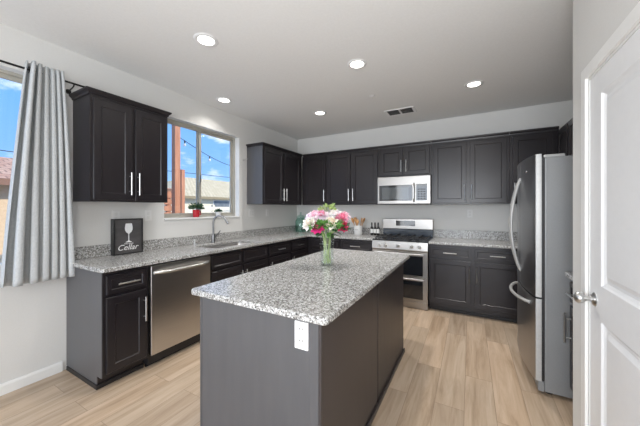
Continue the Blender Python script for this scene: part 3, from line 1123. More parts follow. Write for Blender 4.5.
def oven_door(z0, z1, hz, ga, gb):
    bm = B(); box(bm, 0.003, 0.759, -0.668, -0.6315, z0, z1, bev=0.004)
    d = new('oven_door', bm, RSTEEL, rg)
    boxo('oven_window', BGLASS, d, 0.062, 0.70, -0.6705, -0.6675, ga, gb, bev=0.001)
    bm = B()
    tube(bm, [(0.05, -0.712, hz), (0.712, -0.712, hz)], 0.013, 12)
    for x in (0.075, 0.687):
        tube(bm, [(x, -0.668, hz), (x, -0.712, hz)], 0.009, 8)
    new('handle', bm, NICKEL, d, True)
oven_door(0.435, 0.770, 0.742, 0.452, 0.712)
oven_door(0.105, 0.430, 0.408, 0.135, 0.378)
boxo('storage_drawer', RSTEEL, rg, 0.003, 0.759, -0.665, -0.6315, 0.008, 0.101, bev=0.004)

# ------------------------------------------------------------------ microwave
mw = thing('microwave', 'stainless over-the-range microwave mounted above the gas range', 'microwave', (RX, 0, 1.424))
MH = 0.408
boxo('microwave_body', BENAM, mw, 0.001, 0.761, -0.375, -0.004, 0.0, MH)
bm = B(); box(bm, 0.0, 0.762, -0.402, -0.3755, 0.004, MH, bev=0.005)
mf = new('front_frame', bm, RSTEEL, mw)
boxo('door_window', BGLASS, mf, 0.028, 0.515, -0.405, -0.4015, 0.048, 0.282, bev=0.001)
boxo('inner_window', noisy('mesh_screen_glass', (0.05, 0.06, 0.065), (0.07, 0.08, 0.09), 300, 0.06, 0, 0.8), mf, 0.075, 0.465, -0.4055, -0.4049, 0.072, 0.248)
boxo('keypad', BGLASS, mf, 0.570, 0.720, -0.405, -0.4015, 0.048, 0.288, bev=0.001)
bm = B()
for r_ in range(5):
    for c_ in range(3):
        box(bm, 0.590 + c_ * 0.040, 0.618 + c_ * 0.040, -0.4056, -0.4049, 0.065 + r_ * 0.034, 0.083 + r_ * 0.034)
new('keypad_buttons', bm, noisy('key_grey', (0.022, 0.022, 0.025), (0.03, 0.03, 0.033), 20, 0.3), mf)
bm = B()
pts = [(0.540, -0.402 - 0.040 * min(1.0, 2.0 * math.sin(PI * k / 12)), 0.030 + 0.27 * k / 12) for k in range(13)]
tube(bm, pts, 0.011, 12)
new('handle', bm, NICKEL, mf, True)
boxo('vent_grille', DARK, mw, 0.03, 0.732, -0.37, -0.05, -0.006, -0.0005)

# ------------------------------------------------------------------ refrigerator; local x runs along world -y, front faces -x
fg = thing('refrigerator', 'stainless french-door refrigerator with bottom freezer against the right wall', 'refrigerator', (4.205, -1.150, 0), -R90)
FW = 0.84
boxo('fridge_body', FSIDE, fg, 0, FW, -0.735, -0.01, 0.03, 1.735, bev=0.006)
boxo('door_gasket', DARK, fg, 0.012, FW - 0.012, -0.752, -0.7355, 0.10, 1.73)
boxo('base_grille', FSIDE, fg, 0.01, FW - 0.01, -0.772, -0.7355, 0.022, 0.095, bev=0.004)
for x in (0.06, FW - 0.06):
    for y in (-0.70, -0.08):
        bm = B(); lathe(bm, [(0, 0), (0.022, 0), (0.022, 0.028), (0, 0.028)], (x, y, 0.0015), 14)
        new('foot', bm, BLACKM, fg)


def fy(x):
    u = (x - FW / 2) / (FW / 2)
    return -0.828 + 0.036 * u * u


def fridge_door(name, xa, xb, z0, z1, outer):
    bm = B()
    n = 12
    pts = [(xa, -0.7535)]
    e = 0.014
    if 'L' in outer:
        pts += [(xa, fy(xa) + e), (xa + 0.004, fy(xa) + 0.004)]
    else:
        pts += [(xa, fy(xa) + 0.003)]
    for k in range(1, n):
        x = xa + (xb - xa) * k / n
        pts.append((x, fy(x)))
    if 'R' in outer:
        pts += [(xb - 0.004, fy(xb) + 0.004), (xb, fy(xb) + e)]
    else:
        pts += [(xb, fy(xb) + 0.003)]
    pts.append((xb, -0.7535))
    fs = prism(bm, pts[::-1], z0, z1)
    # pale metal side edges
    o = new(name, bm, FSTEEL, fg, True, 30, mats=[FSTEEL, PALEMET])
    for p in o.data.polygons:
        if abs(p.normal.x) > 0.9:
            p.material_index = 1
    return o
dl = fridge_door('door', 0.0, FW / 2 - 0.003, 0.712, 1.76, 'L')
dr = fridge_door('door', FW / 2 + 0.003, FW, 0.712, 1.76, 'R')
fz = fridge_door('freezer_drawer', 0.0, FW, 0.10, 0.700, 'LR')


def arc_handle(d, x, z0, z1, dx):
    bm = B()
    n = 18
    pts = []
    for k in range(n + 1):
        u = k / n
        s = math.sin(PI * u)
        pts.append((x + dx * (1 - s), fy(x) + 0.004 - 0.072 * s ** 0.8, z0 + (z1 - z0) * u))
    tube(bm, pts, 0.0115, 12)
    new('handle', bm, PALEMET, d, True, 60)
arc_handle(dl, FW / 2 - 0.045, 0.82, 1.62, 0.025)
arc_handle(dr, FW / 2 + 0.045, 0.82, 1.62, -0.025)
bm = B()
pts = []
for k in range(21):
    u = k / 20
    s = math.sin(PI * u)
    x = 0.10 + 0.64 * u
    pts.append((x, fy(x) + 0.004 - 0.066 * s ** 0.55, 0.640))
tube(bm, pts, 0.0125, 12)
new('handle', bm, PALEMET, fz, True, 60)
bm = B(); lathe(bm, [(0, 0), (0.5, 0), (0.5, 0.1), (0, 0.1)], (0, 0, 0), 20, 'Y')
for v in bm.verts: v.co = Vector((v.co.x * 0.046 + 0.645, v.co.y * 0.02 + fy(0.645) + 0.0005, v.co.z * 0.024 + 1.655))
new('badge', bm, CHROME, dr, True)
for x in (0.03, FW - 0.075):
    boxo('hinge_cover', PALEMET, fg, x, x + 0.045, -0.735, -0.615, 1.7355, 1.758, bev=0.006)

# ------------------------------------------------------------------ ceiling fixtures
CAN_LEVEL = (4.6, 6.8, 7.8, 2.4, 9.0)   # power of each downlight, tuned singly to balance the light, watts


def downlight():
    t = thing('recessed_downlight', '', 'ceiling light', (0, 0, H), 0, 'recessed downlights in the ceiling')
    bm = B()
    lathe(bm, [(0.062, -0.004), (0.066, -0.0075), (0.088, -0.006), (0.094, -0.0005), (0.062, -0.0005), (0.062, -0.004)], n=36)
    new('trim_ring', bm, PLATE, t, True, 50)
    bm = B(); lathe(bm, [(0, -0.0035), (0.0615, -0.0035), (0.0615, -0.0008), (0, -0.0008)], n=32)
    new('lens', bm, CANLENS, t)
    d = bpy.data.lights.new('lamp', 'AREA')
    d.shape = 'DISK'; d.size = 0.12; d.energy = CAN_LEVEL[0]; d.color = (1.0, 0.965, 0.92); d.spread = math.radians(125)
    lo = bpy.data.objects.new('lamp', d)
    col.objects.link(lo)
    lo.parent = t
    lo.location = (0, 0, -0.009)
    return t
proto = downlight()
cans = [((1.139, -3.037), 'largest round recessed downlight, nearest to the curtain in the ceiling'),
        ((2.067, -2.109), 'round recessed downlight in the middle of the ceiling, over the island'),
        ((3.031, -1.107), 'round recessed downlight on the right, in front of the refrigerator cabinets'),
        ((0.304, -2.110), 'round recessed downlight close to the left wall above the sink window'),
        ((1.128, -1.124), 'small round recessed downlight near the far left ceiling corner'),]
for i, ((x, y), lab) in enumerate(cans):
    if i == 0:
        proto.location = (x, y, H); proto['label'] = lab
    else:
        c = dup(proto, (x, y, H), lab)
        for ch in c.children:
            if ch.type == 'LIGHT':
                ch.data = ch.data.copy()
                ch.data.energy = CAN_LEVEL[i]
vt = thing('ceiling_vent', 'rectangular louvred air vent in the ceiling near the back wall', 'air vent', (2.14, -0.64, H))
bm = B()
for (a, b, c, d) in ((-0.20, 0.20, -0.125, -0.095), (-0.20, 0.20, 0.095, 0.125), (-0.20, -0.165, -0.095, 0.095), (0.165, 0.20, -0.095, 0.095)):
    box(bm, a, b, c, d, -0.008, -0.0005, bev=0.002)
box(bm, -0.012, 0.012, -0.095, 0.095, -0.008, -0.0005)
new('vent_frame', bm, PLATE, vt)
boxo('vent_cavity', DARK, vt, -0.165, 0.165, -0.095, 0.095, -0.0018, -0.0006)
bm = B()
for k in range(9):
    y = -0.085 + k * 0.021
    vs = [bm.verts.new(p) for p in ((-0.164, y, -0.0075), (0.164, y, -0.0075), (0.164, y + 0.010, -0.002), (-0.164, y + 0.010, -0.002))]
    bm.faces.new(vs)
lv = new('louvre', bm, noisy('grey_louvre', (0.22, 0.21, 0.20), (0.30, 0.29, 0.28), 20, 0.5), vt)
sm = lv.modifiers.new('th', 'SOLIDIFY'); sm.thickness = 0.001
bm = B(); lathe(bm, [(0, -0.010), (0.012, -0.010), (0.016, -0.007), (0.034, -0.005), (0.036, -0.0005), (0, -0.0005)], (0, 0, 0), 24)
o = new('sprinkler_cap', bm, PLATE, None, True); o.location = (1.959, -1.336, H)
tag(o, 'tiny white sprinkler cap in the ceiling between downlight and vent', 'sprinkler')

# ------------------------------------------------------------------ curtain and rod
CX = 0.105
RZ = 2.400
rod = thing('curtain_rod', 'thin black curtain rod on the left wall above the curtain', 'curtain rod', (0, 0, 0))
bm = B(); tube(bm, [(CX, -5.65, RZ), (CX, -3.44, RZ)], 0.008, 12)
new('rod', bm, BLACKM, rod, True)
for y, s in ((-5.65, -1), (-3.44, 1)):
    bm = B(); lathe(bm, [(0, 0), (0.010, 0), (0.011, 0.012), (0.015, 0.02), (0.017, 0.03), (0.014, 0.042), (0.006, 0.048), (0, 0.049)], (0, 0, 0), 16)
    f_ = new('finial', bm, BLACKM, rod, True)
    f_.location = (CX, y, RZ); f_.rotation_euler = (-s * R90, 0, 0)
for y in (-3.515, -5.58):
    bm = B(); tube(bm, [(0.002, y, RZ - 0.045), (0.03, y, RZ - 0.04), (CX - 0.02, y, RZ - 0.030), (CX + 0.003, y, RZ - 0.022), (CX + 0.012, y, RZ - 0.008)], 0.005, 8)
    lathe(bm, [(0, 0.001), (0.02, 0.001), (0.02, 0.006), (0, 0.007)], (0, y, RZ - 0.045), 14, 'X')
    new('bracket', bm, BLACKM, rod, True)

ct_ = thing('curtain', 'light grey woven grommet curtain gathered at the left window edge', 'curtain')
bm = B()
uvl = bm.loops.layers.uv.new('UVMap')
NU, NV = 150, 40
ZT, ZBm = 2.452, 0.805
folds = 6
grid = {}
for j in range(NV + 1):
    v = j / NV
    z = ZT + (ZBm - ZT) * v
    ya = -3.800 + (-3.925 + 3.800) * v ** 0.9
    yb = -3.600 + (-3.530 + 3.600) * v ** 0.8
    for i in range(NU + 1):
        u = i / NU
        # wider first fold near the window
        uu = u ** 1.12 + 0.022 * math.sin(7 * u + 1.2 * v)
        ph = 2 * PI * folds * uu + 0.5 * math.sin(3.1 * v + 4 * u) * v
        amp = 0.034 + 0.018 * v
        x = CX + 0.034 * min(1, u / 0.16) + amp * (0.75 + 0.35 * math.sin(5.3 * u + 1.0)) * math.cos(ph) + 0.006 * math.sin(9 * u + 3 * v)
        y = ya + (yb - ya) * u + 0.012 * math.sin(2 * ph) * (0.5 + 0.5 * v)
        zz = z + (0.004 * math.cos(ph) if j == NV else 0) 
        grid[i, j] = bm.verts.new((x, y, zz))
for j in range(NV):
    for i in range(NU):
        f = bm.faces.new((grid[i, j], grid[i + 1, j], grid[i + 1, j + 1], grid[i, j + 1]))
        for lp, (a, b) in zip(f.loops, ((i, j), (i + 1, j), (i + 1, j + 1), (i, j + 1))):
            lp[uvl].uv = (a / NU * 1.3, b / NV * 1.65)
cp_ = new('curtain_panel', bm, FAB, ct_, True, 180)
md = cp_.modifiers.new('th', 'SOLIDIFY'); md.thickness = 0.003
for k in range(1):
    for s in (0.25, 0.75):
        uu = (k + s) / folds
        u = uu ** (1 / 1.12)
        y = -3.790 + 0.23 * u
        bm = B()
        pts = [(CX + 0.001 + 0.021 * math.cos(a), y, RZ + 0.021 * math.sin(a)) for a in [2 * PI * q / 20 for q in range(21)]]
        tube(bm, pts, 0.0035, 6, cap=False)
        new('grommet', bm, BLACKM, ct_, True)

# ------------------------------------------------------------------ wine sign on the counter
sg = thing('wine_sign', 'black framed box sign with a white wine glass, leaning on the left counter', 'sign', (0.030, -3.215, CT + 0.001), R90)
sg.rotation_euler = (0, 0, R90)
SW, SH, SD = 0.258, 0.340, 0.060
bm = B()
fw = 0.010
box(bm, 0, fw, -SD, 0, 0, SH); box(bm, SW - fw, SW, -SD, 0, 0, SH)
box(bm, fw, SW - fw, -SD, 0, 0, fw); box(bm, fw, SW - fw, -SD, 0, SH - fw, SH)
new('frame', bm, SIGNFR, sg)
boxo('face', SIGNBG, sg, fw, SW - fw, -SD + 0.006, -SD + 0.016, fw, SH - fw)
yq = -SD + 0.0045
bm = B()
# wine glass silhouette as a thin relief
prof = [(0.022, 0.098), (0.021, 0.101), (0.006, 0.106), (0.003, 0.112), (0.0026, 0.150), (0.008, 0.157), (0.020, 0.166), (0.0265, 0.180), (0.0275, 0.193), (0.0245, 0.210), (0.0215, 0.221)]
cxs = SW / 2
pl = [(cxs + r_, z) for r_, z in prof] + [(cxs - r_, z) for r_, z in prof[::-1]]
fz_ = lambda z: 0.112 + (z - 0.098) * 1.48
a = [bm.verts.new((cxs + (x - cxs) * 1.25, yq, fz_(z))) for x, z in pl]; b = [bm.verts.new((cxs + (x - cxs) * 1.25, yq + 0.0012, fz_(z))) for x, z in pl]
bm.faces.new(a); bm.faces.new(b[::-1]); bridge(bm, a, b)
new('wine_glass_print', bm, INK, sg)
text_mesh('lettering', 'THE WINE', 0.018, INK, sg, (cxs, yq, 0.098), (R90, 0, 0))
text_mesh('lettering', 'Cellar', 0.074, INK, sg, (cxs - 0.010, yq, 0.062), (R90, 0, 0), shear=0.3)

# ------------------------------------------------------------------ outlets
def wall_plate(label, loc, rz, kind='outlet', wide=0.07):
    t = thing('wall_outlet', label, 'outlet', loc, rz)
    boxo('plate', OFFW, t, -wide / 2, wide / 2, -0.006, -0.001, -0.057, 0.057, bev=0.002)
    bm = B()
    n = max(1, round(wide / 0.07)) if wide > 0.08 else 1
    for k in range(n):
        cx = (k - (n - 1) / 2) * 0.046
        for cz in (-0.02, 0.02):
            box(bm, cx - 0.014, cx + 0.014, -0.0075, -0.0055, cz - 0.015, cz + 0.015, bev=0.001)
    new('receptacle', bm, WALL, t)
    return t
wall_plate('white outlet plate on the back wall right of the range', (2.99, 0, 1.285), 0)
wall_plate('white outlet plate on the wall left above the wine sign', (0, -3.16, 1.285), R90)
wall_plate('white outlet plate on the wall between wine sign and window', (0, -2.86, 1.285), R90)
wall_plate('wide double outlet plate on the wall right of the window', (0, -1.30, 1.285), R90, wide=0.116)
wall_plate('white outlet plate on the left wall below the corner cabinet', (0, -0.92, 1.285), R90)
hk = thing('wall_hook', 'small dark metal hook on the wall right of the sink window', 'hook', (0, -1.47, 2.09), R90)
bm = B()
lathe(bm, [(0, 0.001), (0.014, 0.001), (0.014, 0.006), (0, 0.007)], (0, 0, 0), 14, 'Y')
tube(bm, [(0, -0.004, 0), (0, -0.04, 0.0), (0.01, -0.055, 0.01), (0.03, -0.055, 0.018)], 0.004, 8)
new('hook_arm', bm, NICKEL, hk, True)

# ------------------------------------------------------------------ counter objects
jar = thing('glass_jar', 'green glass lidded jar on the counter in the back left corner', 'jar', (0.23, -0.24, CT))
bm = B()
lathe(bm, [(0, 0.001), (0.078, 0.001), (0.084, 0.010), (0.086, 0.10), (0.084, 0.165), (0.070, 0.200), (0.060, 0.212), (0.060, 0.222), (0.057, 0.222), (0.057, 0.21), (0.067, 0.197), (0.080, 0.163), (0.082, 0.10), (0.080, 0.012), (0, 0.008)], n=36)
new('jar_body', bm, JGLASS, jar, True, 50)
bm = B()
lathe(bm, [(0.0, 0.224), (0.064, 0.224), (0.066, 0.232), (0.050, 0.252), (0.020, 0.266), (0.008, 0.272), (0.008, 0.280), (0.016, 0.290), (0.014, 0.303), (0, 0.308)], n=32)
new('jar_lid', bm, JGLASS, jar, True, 50)

for c_ in jar.children: c_.scale = (1.2, 1.2, 1.2)

cn = thing('utensil_crock', 'white ceramic crock on the counter left of the range, holding wooden utensils', 'crock', (1.362, -0.235, CT))
bm = B()
lathe(bm, [(0, 0.001), (0.060, 0.001), (0.066, 0.008), (0.070, 0.150), (0.071, 0.155), (0.066, 0.155), (0.062, 0.012), (0, 0.010)], n=32)
new('crock_body', bm, CERAM, cn, True, 50)
bm = B(); box(bm, 1.335 - 0.028 - 1.335, 0.028, -0.0725, -0.069, 0.085, 0.092)
new('crock_print', bm, noisy('grey_print', (0.25, 0.25, 0.25), (0.4, 0.4, 0.4), 200, 0.6), cn)


def utensil(label, px, py, tx, ty, tz, kind):
    t = thing('wooden_spoon' if kind != 'spatula' else 'wooden_spatula', label, 'utensil', (1.362, -0.235, CT))
    base = Vector((px, py, 0.018)); top = Vector((tx, ty, tz))
    d = (top - base).normalized()
    bm = B(); tube(bm, [base, base + d * (top - base).length * 0.5, top], [0.005, 0.006, 0.007], 8)
    new('handle', bm, UTWOOD, t, True)
    q = d.to_track_quat('Z', 'Y').to_matrix().to_4x4()
    bm = B()
    prof = [(0.006, -0.01), (0.012, 0.004), (0.022, 0.022), (0.026, 0.042), (0.024, 0.060), (0.014, 0.074), (0, 0.078)] if kind == 'spoon' else \
           [(0.006, -0.01), (0.018, 0.012), (0.024, 0.05), (0.026, 0.080), (0.020, 0.086), (0, 0.087)]
    lathe(bm, [(0, -0.011)] + prof, n=16)
    for v in bm.verts:
        v.co.y *= 0.25 if kind != 'spoon' else 0.35
    bmesh.ops.scale(bm, vec=(1.6, 1.6, 1.15), verts=bm.verts)
    bmesh.ops.transform(bm, matrix=Matrix.Translation(top) @ q, verts=bm.verts)
    new('utensil_head', bm, UTWOOD, t, True)
utensil('wooden spoon in the white crock, leaning furthest left', -0.02, 0.0, -0.085, 0.01, 0.195, 'spoon')
utensil('wooden spatula in the white crock, second from the left', -0.012, 0.02, -0.048, 0.03, 0.190, 'spatula')
utensil('short wooden spoon standing upright in the middle of the white crock', 0.0, -0.02, -0.005, -0.03, 0.172, 'spoon')
utensil('wooden spatula in the white crock, second from the right', 0.015, 0.01, 0.042, 0.02, 0.185, 'spatula')
utensil('wooden spoon in the white crock, leaning furthest right', 0.02, -0.005, 0.085, -0.01, 0.200, 'spoon')


def mini_bottle():
    t = thing('oil_bottle', '', 'bottle', (0, 0, CT), 0, 'small dark bottles left of the range')
    bm = B()
    lathe(bm, [(0, 0.001), (0.021, 0.001), (0.023, 0.004), (0.023, 0.118), (0.020, 0.130), (0.010, 0.146), (0.0085, 0.185), (0, 0.186)], n=20)
    new('bottle_body', bm, BOTTLE, t, True, 50)
    bm = B()
    lathe(bm, [(0.0105, 0.165), (0.0115, 0.166), (0.0115, 0.205), (0.010, 0.208), (0, 0.208)], n=16)
    new('cap', bm, BLACKM, t, True)
    bm = B(); lathe(bm, [(0.0234, 0.035), (0.0236, 0.036), (0.0236, 0.100), (0.0234, 0.101)], n=20)
    new('paper_label', bm, LABELM, t, True)
    return t
mb = mini_bottle()
for i, (x, y, lab) in enumerate(((1.574, -0.165, 'small dark bottle with white label, leftmost of the three by the range'),
                                 (1.626, -0.160, 'small dark bottle with white label, middle one of the three by the range'),
                                 (1.678, -0.155, 'small dark bottle with white label, rightmost and nearest the range'))):
    if i == 0: mb.location = (x, y, CT); mb['label'] = lab
    else: dup(mb, (x, y, CT), lab)

# potted plants on the window sill
def leafy(bm, c, n, r, rnd, up=0.3, size=0.02):
    for k in range(n):
        a = rnd.uniform(0, 2 * PI); e = rnd.uniform(-0.1, 1.0)
        d = Vector((math.cos(a) * math.cos(e), math.sin(a) * math.cos(e), math.sin(e)))
        p = Vector(c) + Vector((d.x * r, d.y * r, d.z * r * 0.85)) * rnd.uniform(0.35, 1.0)
        d = (d + Vector((rnd.uniform(-.5, .5), rnd.uniform(-.5, .5), up))).normalized()
        s = d.cross(Vector((rnd.uniform(-1, 1), rnd.uniform(-1, 1), 0.3))).normalized()
        L_ = size * rnd.uniform(0.8, 1.4)
        m = p + d * L_ * 0.5 + s.cross(d) * L_ * 0.12
        q = [bm.verts.new(v) for v in (p, m + s * L_ * 0.3, p + d * L_, m - s * L_ * 0.3)]
        bm.faces.new(q)


sz = W2Z0 + 0.006
rp = thing('plant_mug', 'red ceramic mug planted with green herbs on the window sill', 'potted plant', (-0.030, -2.255, sz))
bm = B()
lathe(bm, [(0, 0.001), (0.030, 0.001), (0.036, 0.006), (0.041, 0.040), (0.043, 0.092), (0.044, 0.095), (0.040, 0.095), (0.039, 0.080), (0, 0.080)], n=28)
mug = new('mug', bm, REDC, rp, True, 50)
bm = B()
pts = [(0.028 * math.sin(a) * 0 + 0.0, 0.041 + 0.026 * math.sin(a), 0.050 + 0.026 * math.cos(a)) for a in [PI * q / 12 for q in range(13)]]
tube(bm, pts, 0.005, 8)
new('mug_handle', bm, REDC, mug, True)
rnd = random.Random(3)
bm = B(); leafy(bm, (0, 0, 0.105), 300, 0.085, rnd, 0.3, 0.024)
for k in range(10):
    a = k * 0.63
    tube(bm, [(0, 0, 0.075), (0.03 * math.cos(a), 0.03 * math.sin(a), 0.115), (0.045 * math.cos(a), 0.045 * math.sin(a), 0.135)], 0.0012, 5)
new('foliage', bm, LEAFD, rp)
wp = thing('plant_pot', 'small white pot with a dark succulent on the sill behind the faucet', 'potted plant', (-0.035, -1.905, sz))
bm = B()
lathe(bm, [(0, 0.001), (0.026, 0.001), (0.032, 0.006), (0.036, 0.060), (0.037, 0.064), (0.033, 0.064), (0.032, 0.055), (0, 0.055)], n=28)
new('pot', bm, CERAM, wp, True, 50)
rnd = random.Random(5)
bm = B(); leafy(bm, (0, 0, 0.066), 130, 0.040, rnd, 0.3, 0.02)
new('foliage', bm, LEAFD, wp)

# ------------------------------------------------------------------ flower vase on the island
VX, VY, VZ = 2.003, -2.594, 0.914
VS = 1.12
vs_ = thing('glass_vase', 'clear cylindrical glass vase holding the bouquet on the island', 'vase', (VX, VY, VZ))
bm = B()
lathe(bm, [(0, 0.001), (0.044, 0.001), (0.046, 0.004), (0.0455, 0.12), (0.051, 0.245), (0.049, 0.245), (0.0435, 0.12), (0.043, 0.012), (0, 0.010)], n=36)
new('vase_body', bm, VGLASS, vs_, True, 50)
bm = B(); lathe(bm, [(0, 0.0125), (0.0425, 0.0125), (0.043, 0.12), (0.0445, 0.165), (0, 0.165)], n=32)
new('water', bm, WATER, vs_, True, 50)


for c_ in vs_.children: c_.scale = (VS, VS, 0.97)


def petal(bm, base, out, up, w, h, curl, rnd, nx=4, ny=5):
    side = out.cross(up).normalized()
    g = {}
    for j in range(ny + 1):
        v = j / ny
        ww = w * math.sin(PI * (0.16 + 0.70 * v)) * (1.0 if v < 0.75 else 1.0 - (v - 0.75) * 1.0)
        for i in range(nx + 1):
            u = i / nx * 2 - 1
            cup = (1 - u * u)
            p = base + side * (u * ww) + up * (h * v - 0.15 * h * abs(u) * v) \
                + out * (h * 0.42 * math.sin(PI * 0.5 * v) * (0.55 + 0.45 * cup) + curl * h * max(0, v - 0.55) ** 1.4 * 1.6)
            p += Vector((rnd.uniform(-1, 1), rnd.uniform(-1, 1), rnd.uniform(-1, 1))) * h * 0.035 * v
            g[i, j] = bm.verts.new(p)
    for j in range(ny):
        for i in range(nx):
            bm.faces.new((g[i, j], g[i + 1, j], g[i + 1, j + 1], g[i, j + 1]))


def bloom_bm(R, seed, ruffle=0.5):
    rnd = random.Random(seed)
    bm = B()
    rows = [(3, 0.04, 0.55, 0.10), (4, 0.10, 0.62, 0.22), (5, 0.17, 0.72, 0.42), (6, 0.24, 0.80, 0.70), (7, 0.30, 0.82, 1.0), (8, 0.32, 0.80, 1.32)]
    for k, (n, br_, hh, tilt) in enumerate(rows):
        for i in range(n):
            a = 2 * PI * (i + 0.37 * k) / n + rnd.uniform(-.15, .15)
            out0 = Vector((math.cos(a), math.sin(a), 0))
            tl = tilt + rnd.uniform(-.08, .08)
            up = (Vector((0, 0, 1)) * math.cos(tl) + out0 * math.sin(tl)).normalized()
            out = (out0 * math.cos(tl) - Vector((0, 0, 1)) * math.sin(tl)).normalized()
            b0 = out0 * (br_ * R * 0.55) + Vector((0, 0, -0.45 * R))
            petal(bm, b0, out * (0.7 if k > 2 else 0.35), up, R * (0.32 + 0.07 * k), R * (0.95 + 0.12 * hh), ruffle * (0.1 + 0.12 * k), rnd)
    return bm


RV = Vector((0.8756, 0.483, 0)); FV = Vector((-0.483, 0.8756, 0))
flowers = [  # right offset, depth offset, height above island, radius, petals, label
    (-0.143, -0.02, 0.372, 0.050, P_CREAM, 'cream rose on the outer left of the vase bouquet'),
    (-0.080, -0.05, 0.340, 0.044, P_HOT, 'magenta rose low on the left side of the bouquet'),
    (-0.098, 0.035, 0.432, 0.046, P_PALE, 'pale pink rose high on the left of the bouquet'),
    (-0.046, 0.000, 0.438, 0.046, P_WHITEP, 'white rose with raspberry pink heart, upper middle left of the bouquet'),
    (-0.135, 0.070, 0.415, 0.040, P_LILAC, 'lilac white rose at the back left of the bouquet'),
    (0.030, -0.055, 0.378, 0.050, P_PEACH, 'peach cream rose at the front centre of the bouquet'),
    (0.072, 0.030, 0.440, 0.046, P_WHITE, 'white rose at the top right of the bouquet'),
    (0.122, 0.000, 0.412, 0.044, P_PINK, 'rose pink bloom on the upper right of the bouquet'),
    (0.150, 0.060, 0.425, 0.042, P_PALE, 'pale pink rose at the far right back of the bouquet'),
    (0.118, -0.040, 0.352, 0.044, P_DEEP, 'deep crimson pink rose low on the right of the bouquet'),
]
for k, (ra, db, hz, R_, pm, lab) in enumerate(flowers):
    head = RV * ra + FV * db + Vector((0, 0, hz - 0.026))
    t = thing('rose', lab, 'flower', (VX, VY, VZ), 0)
    rnd = random.Random(40 + k)
    ang = k * 2.4
    foot_ = Vector((0.026 * math.cos(ang), 0.026 * math.sin(ang), 0.016))
    m_ = -foot_.normalized() * 0.004
    mouth = Vector((head.x, head.y, 0)).normalized() * 0.032 + Vector((0, 0, 0.235))
    mid = (foot_ + mouth) / 2 + Vector((m_.x, m_.y, 0))
    nrm = (head - mouth).normalized()
    face = (nrm * 0.6 + Vector((0, 0, 0.55)) - FV * 0.55).normalized()
    neck = head - face * R_ * 0.45
    bend = (mouth + neck) / 2 + Vector((0, 0, 0.02))
    bm = B(); tube(bm, [foot_, mid, mouth, bend, neck - nrm * 0.0, neck + face * 0.008], [0.0024, 0.0024, 0.0026, 0.0026, 0.0035, 0.006], 7)
    new('stem', bm, STEM, t, True)
    bm = bloom_bm(R_ * 1.08, 100 + k, 0.7)
    bl = new('bloom', bm, pm, t, True, 80)
    bl.location = head
    bl.rotation_euler = face.to_track_quat('Z', 'Y').to_euler()
    bm = B()
    for q in range(4):   # leaf sprays on the stem
        u = rnd.uniform(0.05, 0.75)
        p = mouth.lerp(neck, u)
        a = rnd.uniform(0, 2 * PI)
        d = (Vector((math.cos(a), math.sin(a), rnd.uniform(-0.35, 0.6))) + Vector((head.x, head.y, 0)).normalized() * 0.5).normalized()
        s = d.cross(Vector((0, 0, 1))).normalized()
        L_ = rnd.uniform(0.045, 0.075)
        prev = None
        cols = []
        for j in range(6):
            v = j / 5
            w = 0.30 * L_ * math.sin(PI * min(1, v * 0.93 + 0.05)) ** 0.8
            c = p + d * (L_ * v) + Vector((0, 0, -0.35 * L_ * v * v))
            row = [bm.verts.new(c - s * w + Vector((0, 0, 0.1 * w))), bm.verts.new(c - Vector((0, 0, 0.15 * w))), bm.verts.new(c + s * w + Vector((0, 0, 0.1 * w)))]
            if prev:
                bm.faces.new((prev[0], prev[1], row[1], row[0])); bm.faces.new((prev[1], prev[2], row[2], row[1]))
            prev = row
    new('leaves', bm, LEAF if k % 3 else LEAFD, t, True, 60)
# filler greenery
for k, (ra, db, hz, lab) in enumerate(((0.0, 0.01, 0.435, 'yellow green filler sprig rising above the centre of the bouquet'),
                                       (-0.035, -0.045, 0.305, 'leafy green sprig hanging at the front left over the vase mouth'),
                                       (0.055, -0.04, 0.300, 'leafy green sprig at the front right over the vase mouth'),
                                       (0.100, -0.02, 0.285, 'dark green leaf sprig drooping low on the right of the bouquet'),
                                       (-0.085, -0.02, 0.285, 'bright green leaf sprig drooping low on the left of the bouquet'))):
    t = thing('leaf_sprig', lab, 'greenery', (VX, VY, VZ), 0)
    rnd = random.Random(70 + k)
    head = RV * ra + FV * db + Vector((0, 0, hz))
    mouth = Vector((head.x, head.y, 0)).normalized() * 0.022 + Vector((0, 0, 0.235))
    fo = Vector((-0.012 + 0.006 * k, 0.02 - 0.008 * k, 0.016))
    bm = B(); tube(bm, [fo, mouth, (mouth + head) / 2 + Vector((0, 0, 0.01)), head], [0.0026, 0.0026, 0.0022, 0.0015], 6)
    new('stem', bm, STEM, t, True)
    bm = B(); leafy(bm, head - Vector((0, 0, 0.005)), 80 if k else 36, 0.055, rnd, 0.1, 0.036)
    new('leaves', bm, STEM if k == 0 else (LEAFD if k == 3 else LEAF), t)

# ------------------------------------------------------------------ outside
def wall_gable_uv(bm, f, sx, sy):
    pass


bm = B(); box(bm, -60, -0.16, -30, 60, -0.35, -0.25)
o = new('ground', bm, GROUND); struct(o)


def patio_post(label, x, y, w, h):
    t = thing('patio_post', label, 'post', (x, y, -0.25))
    boxo('shaft', WOODP, t, -w / 2, w / 2, -w / 2, w / 2, 0.0, h, bev=0.006)
    boxo('post_base', WOODP, t, -w * 0.75, w * 0.75, -w * 0.75, w * 0.75, 0.0, 0.12, bev=0.01)
    return t
patio_post('tall reddish cedar post outside the left part of the sink window', -2.17, -1.12, 0.115, 3.35)
patio_post('short reddish wooden post farther out, right of the tall cedar post', -4.41, 0.54, 0.105, 2.74)

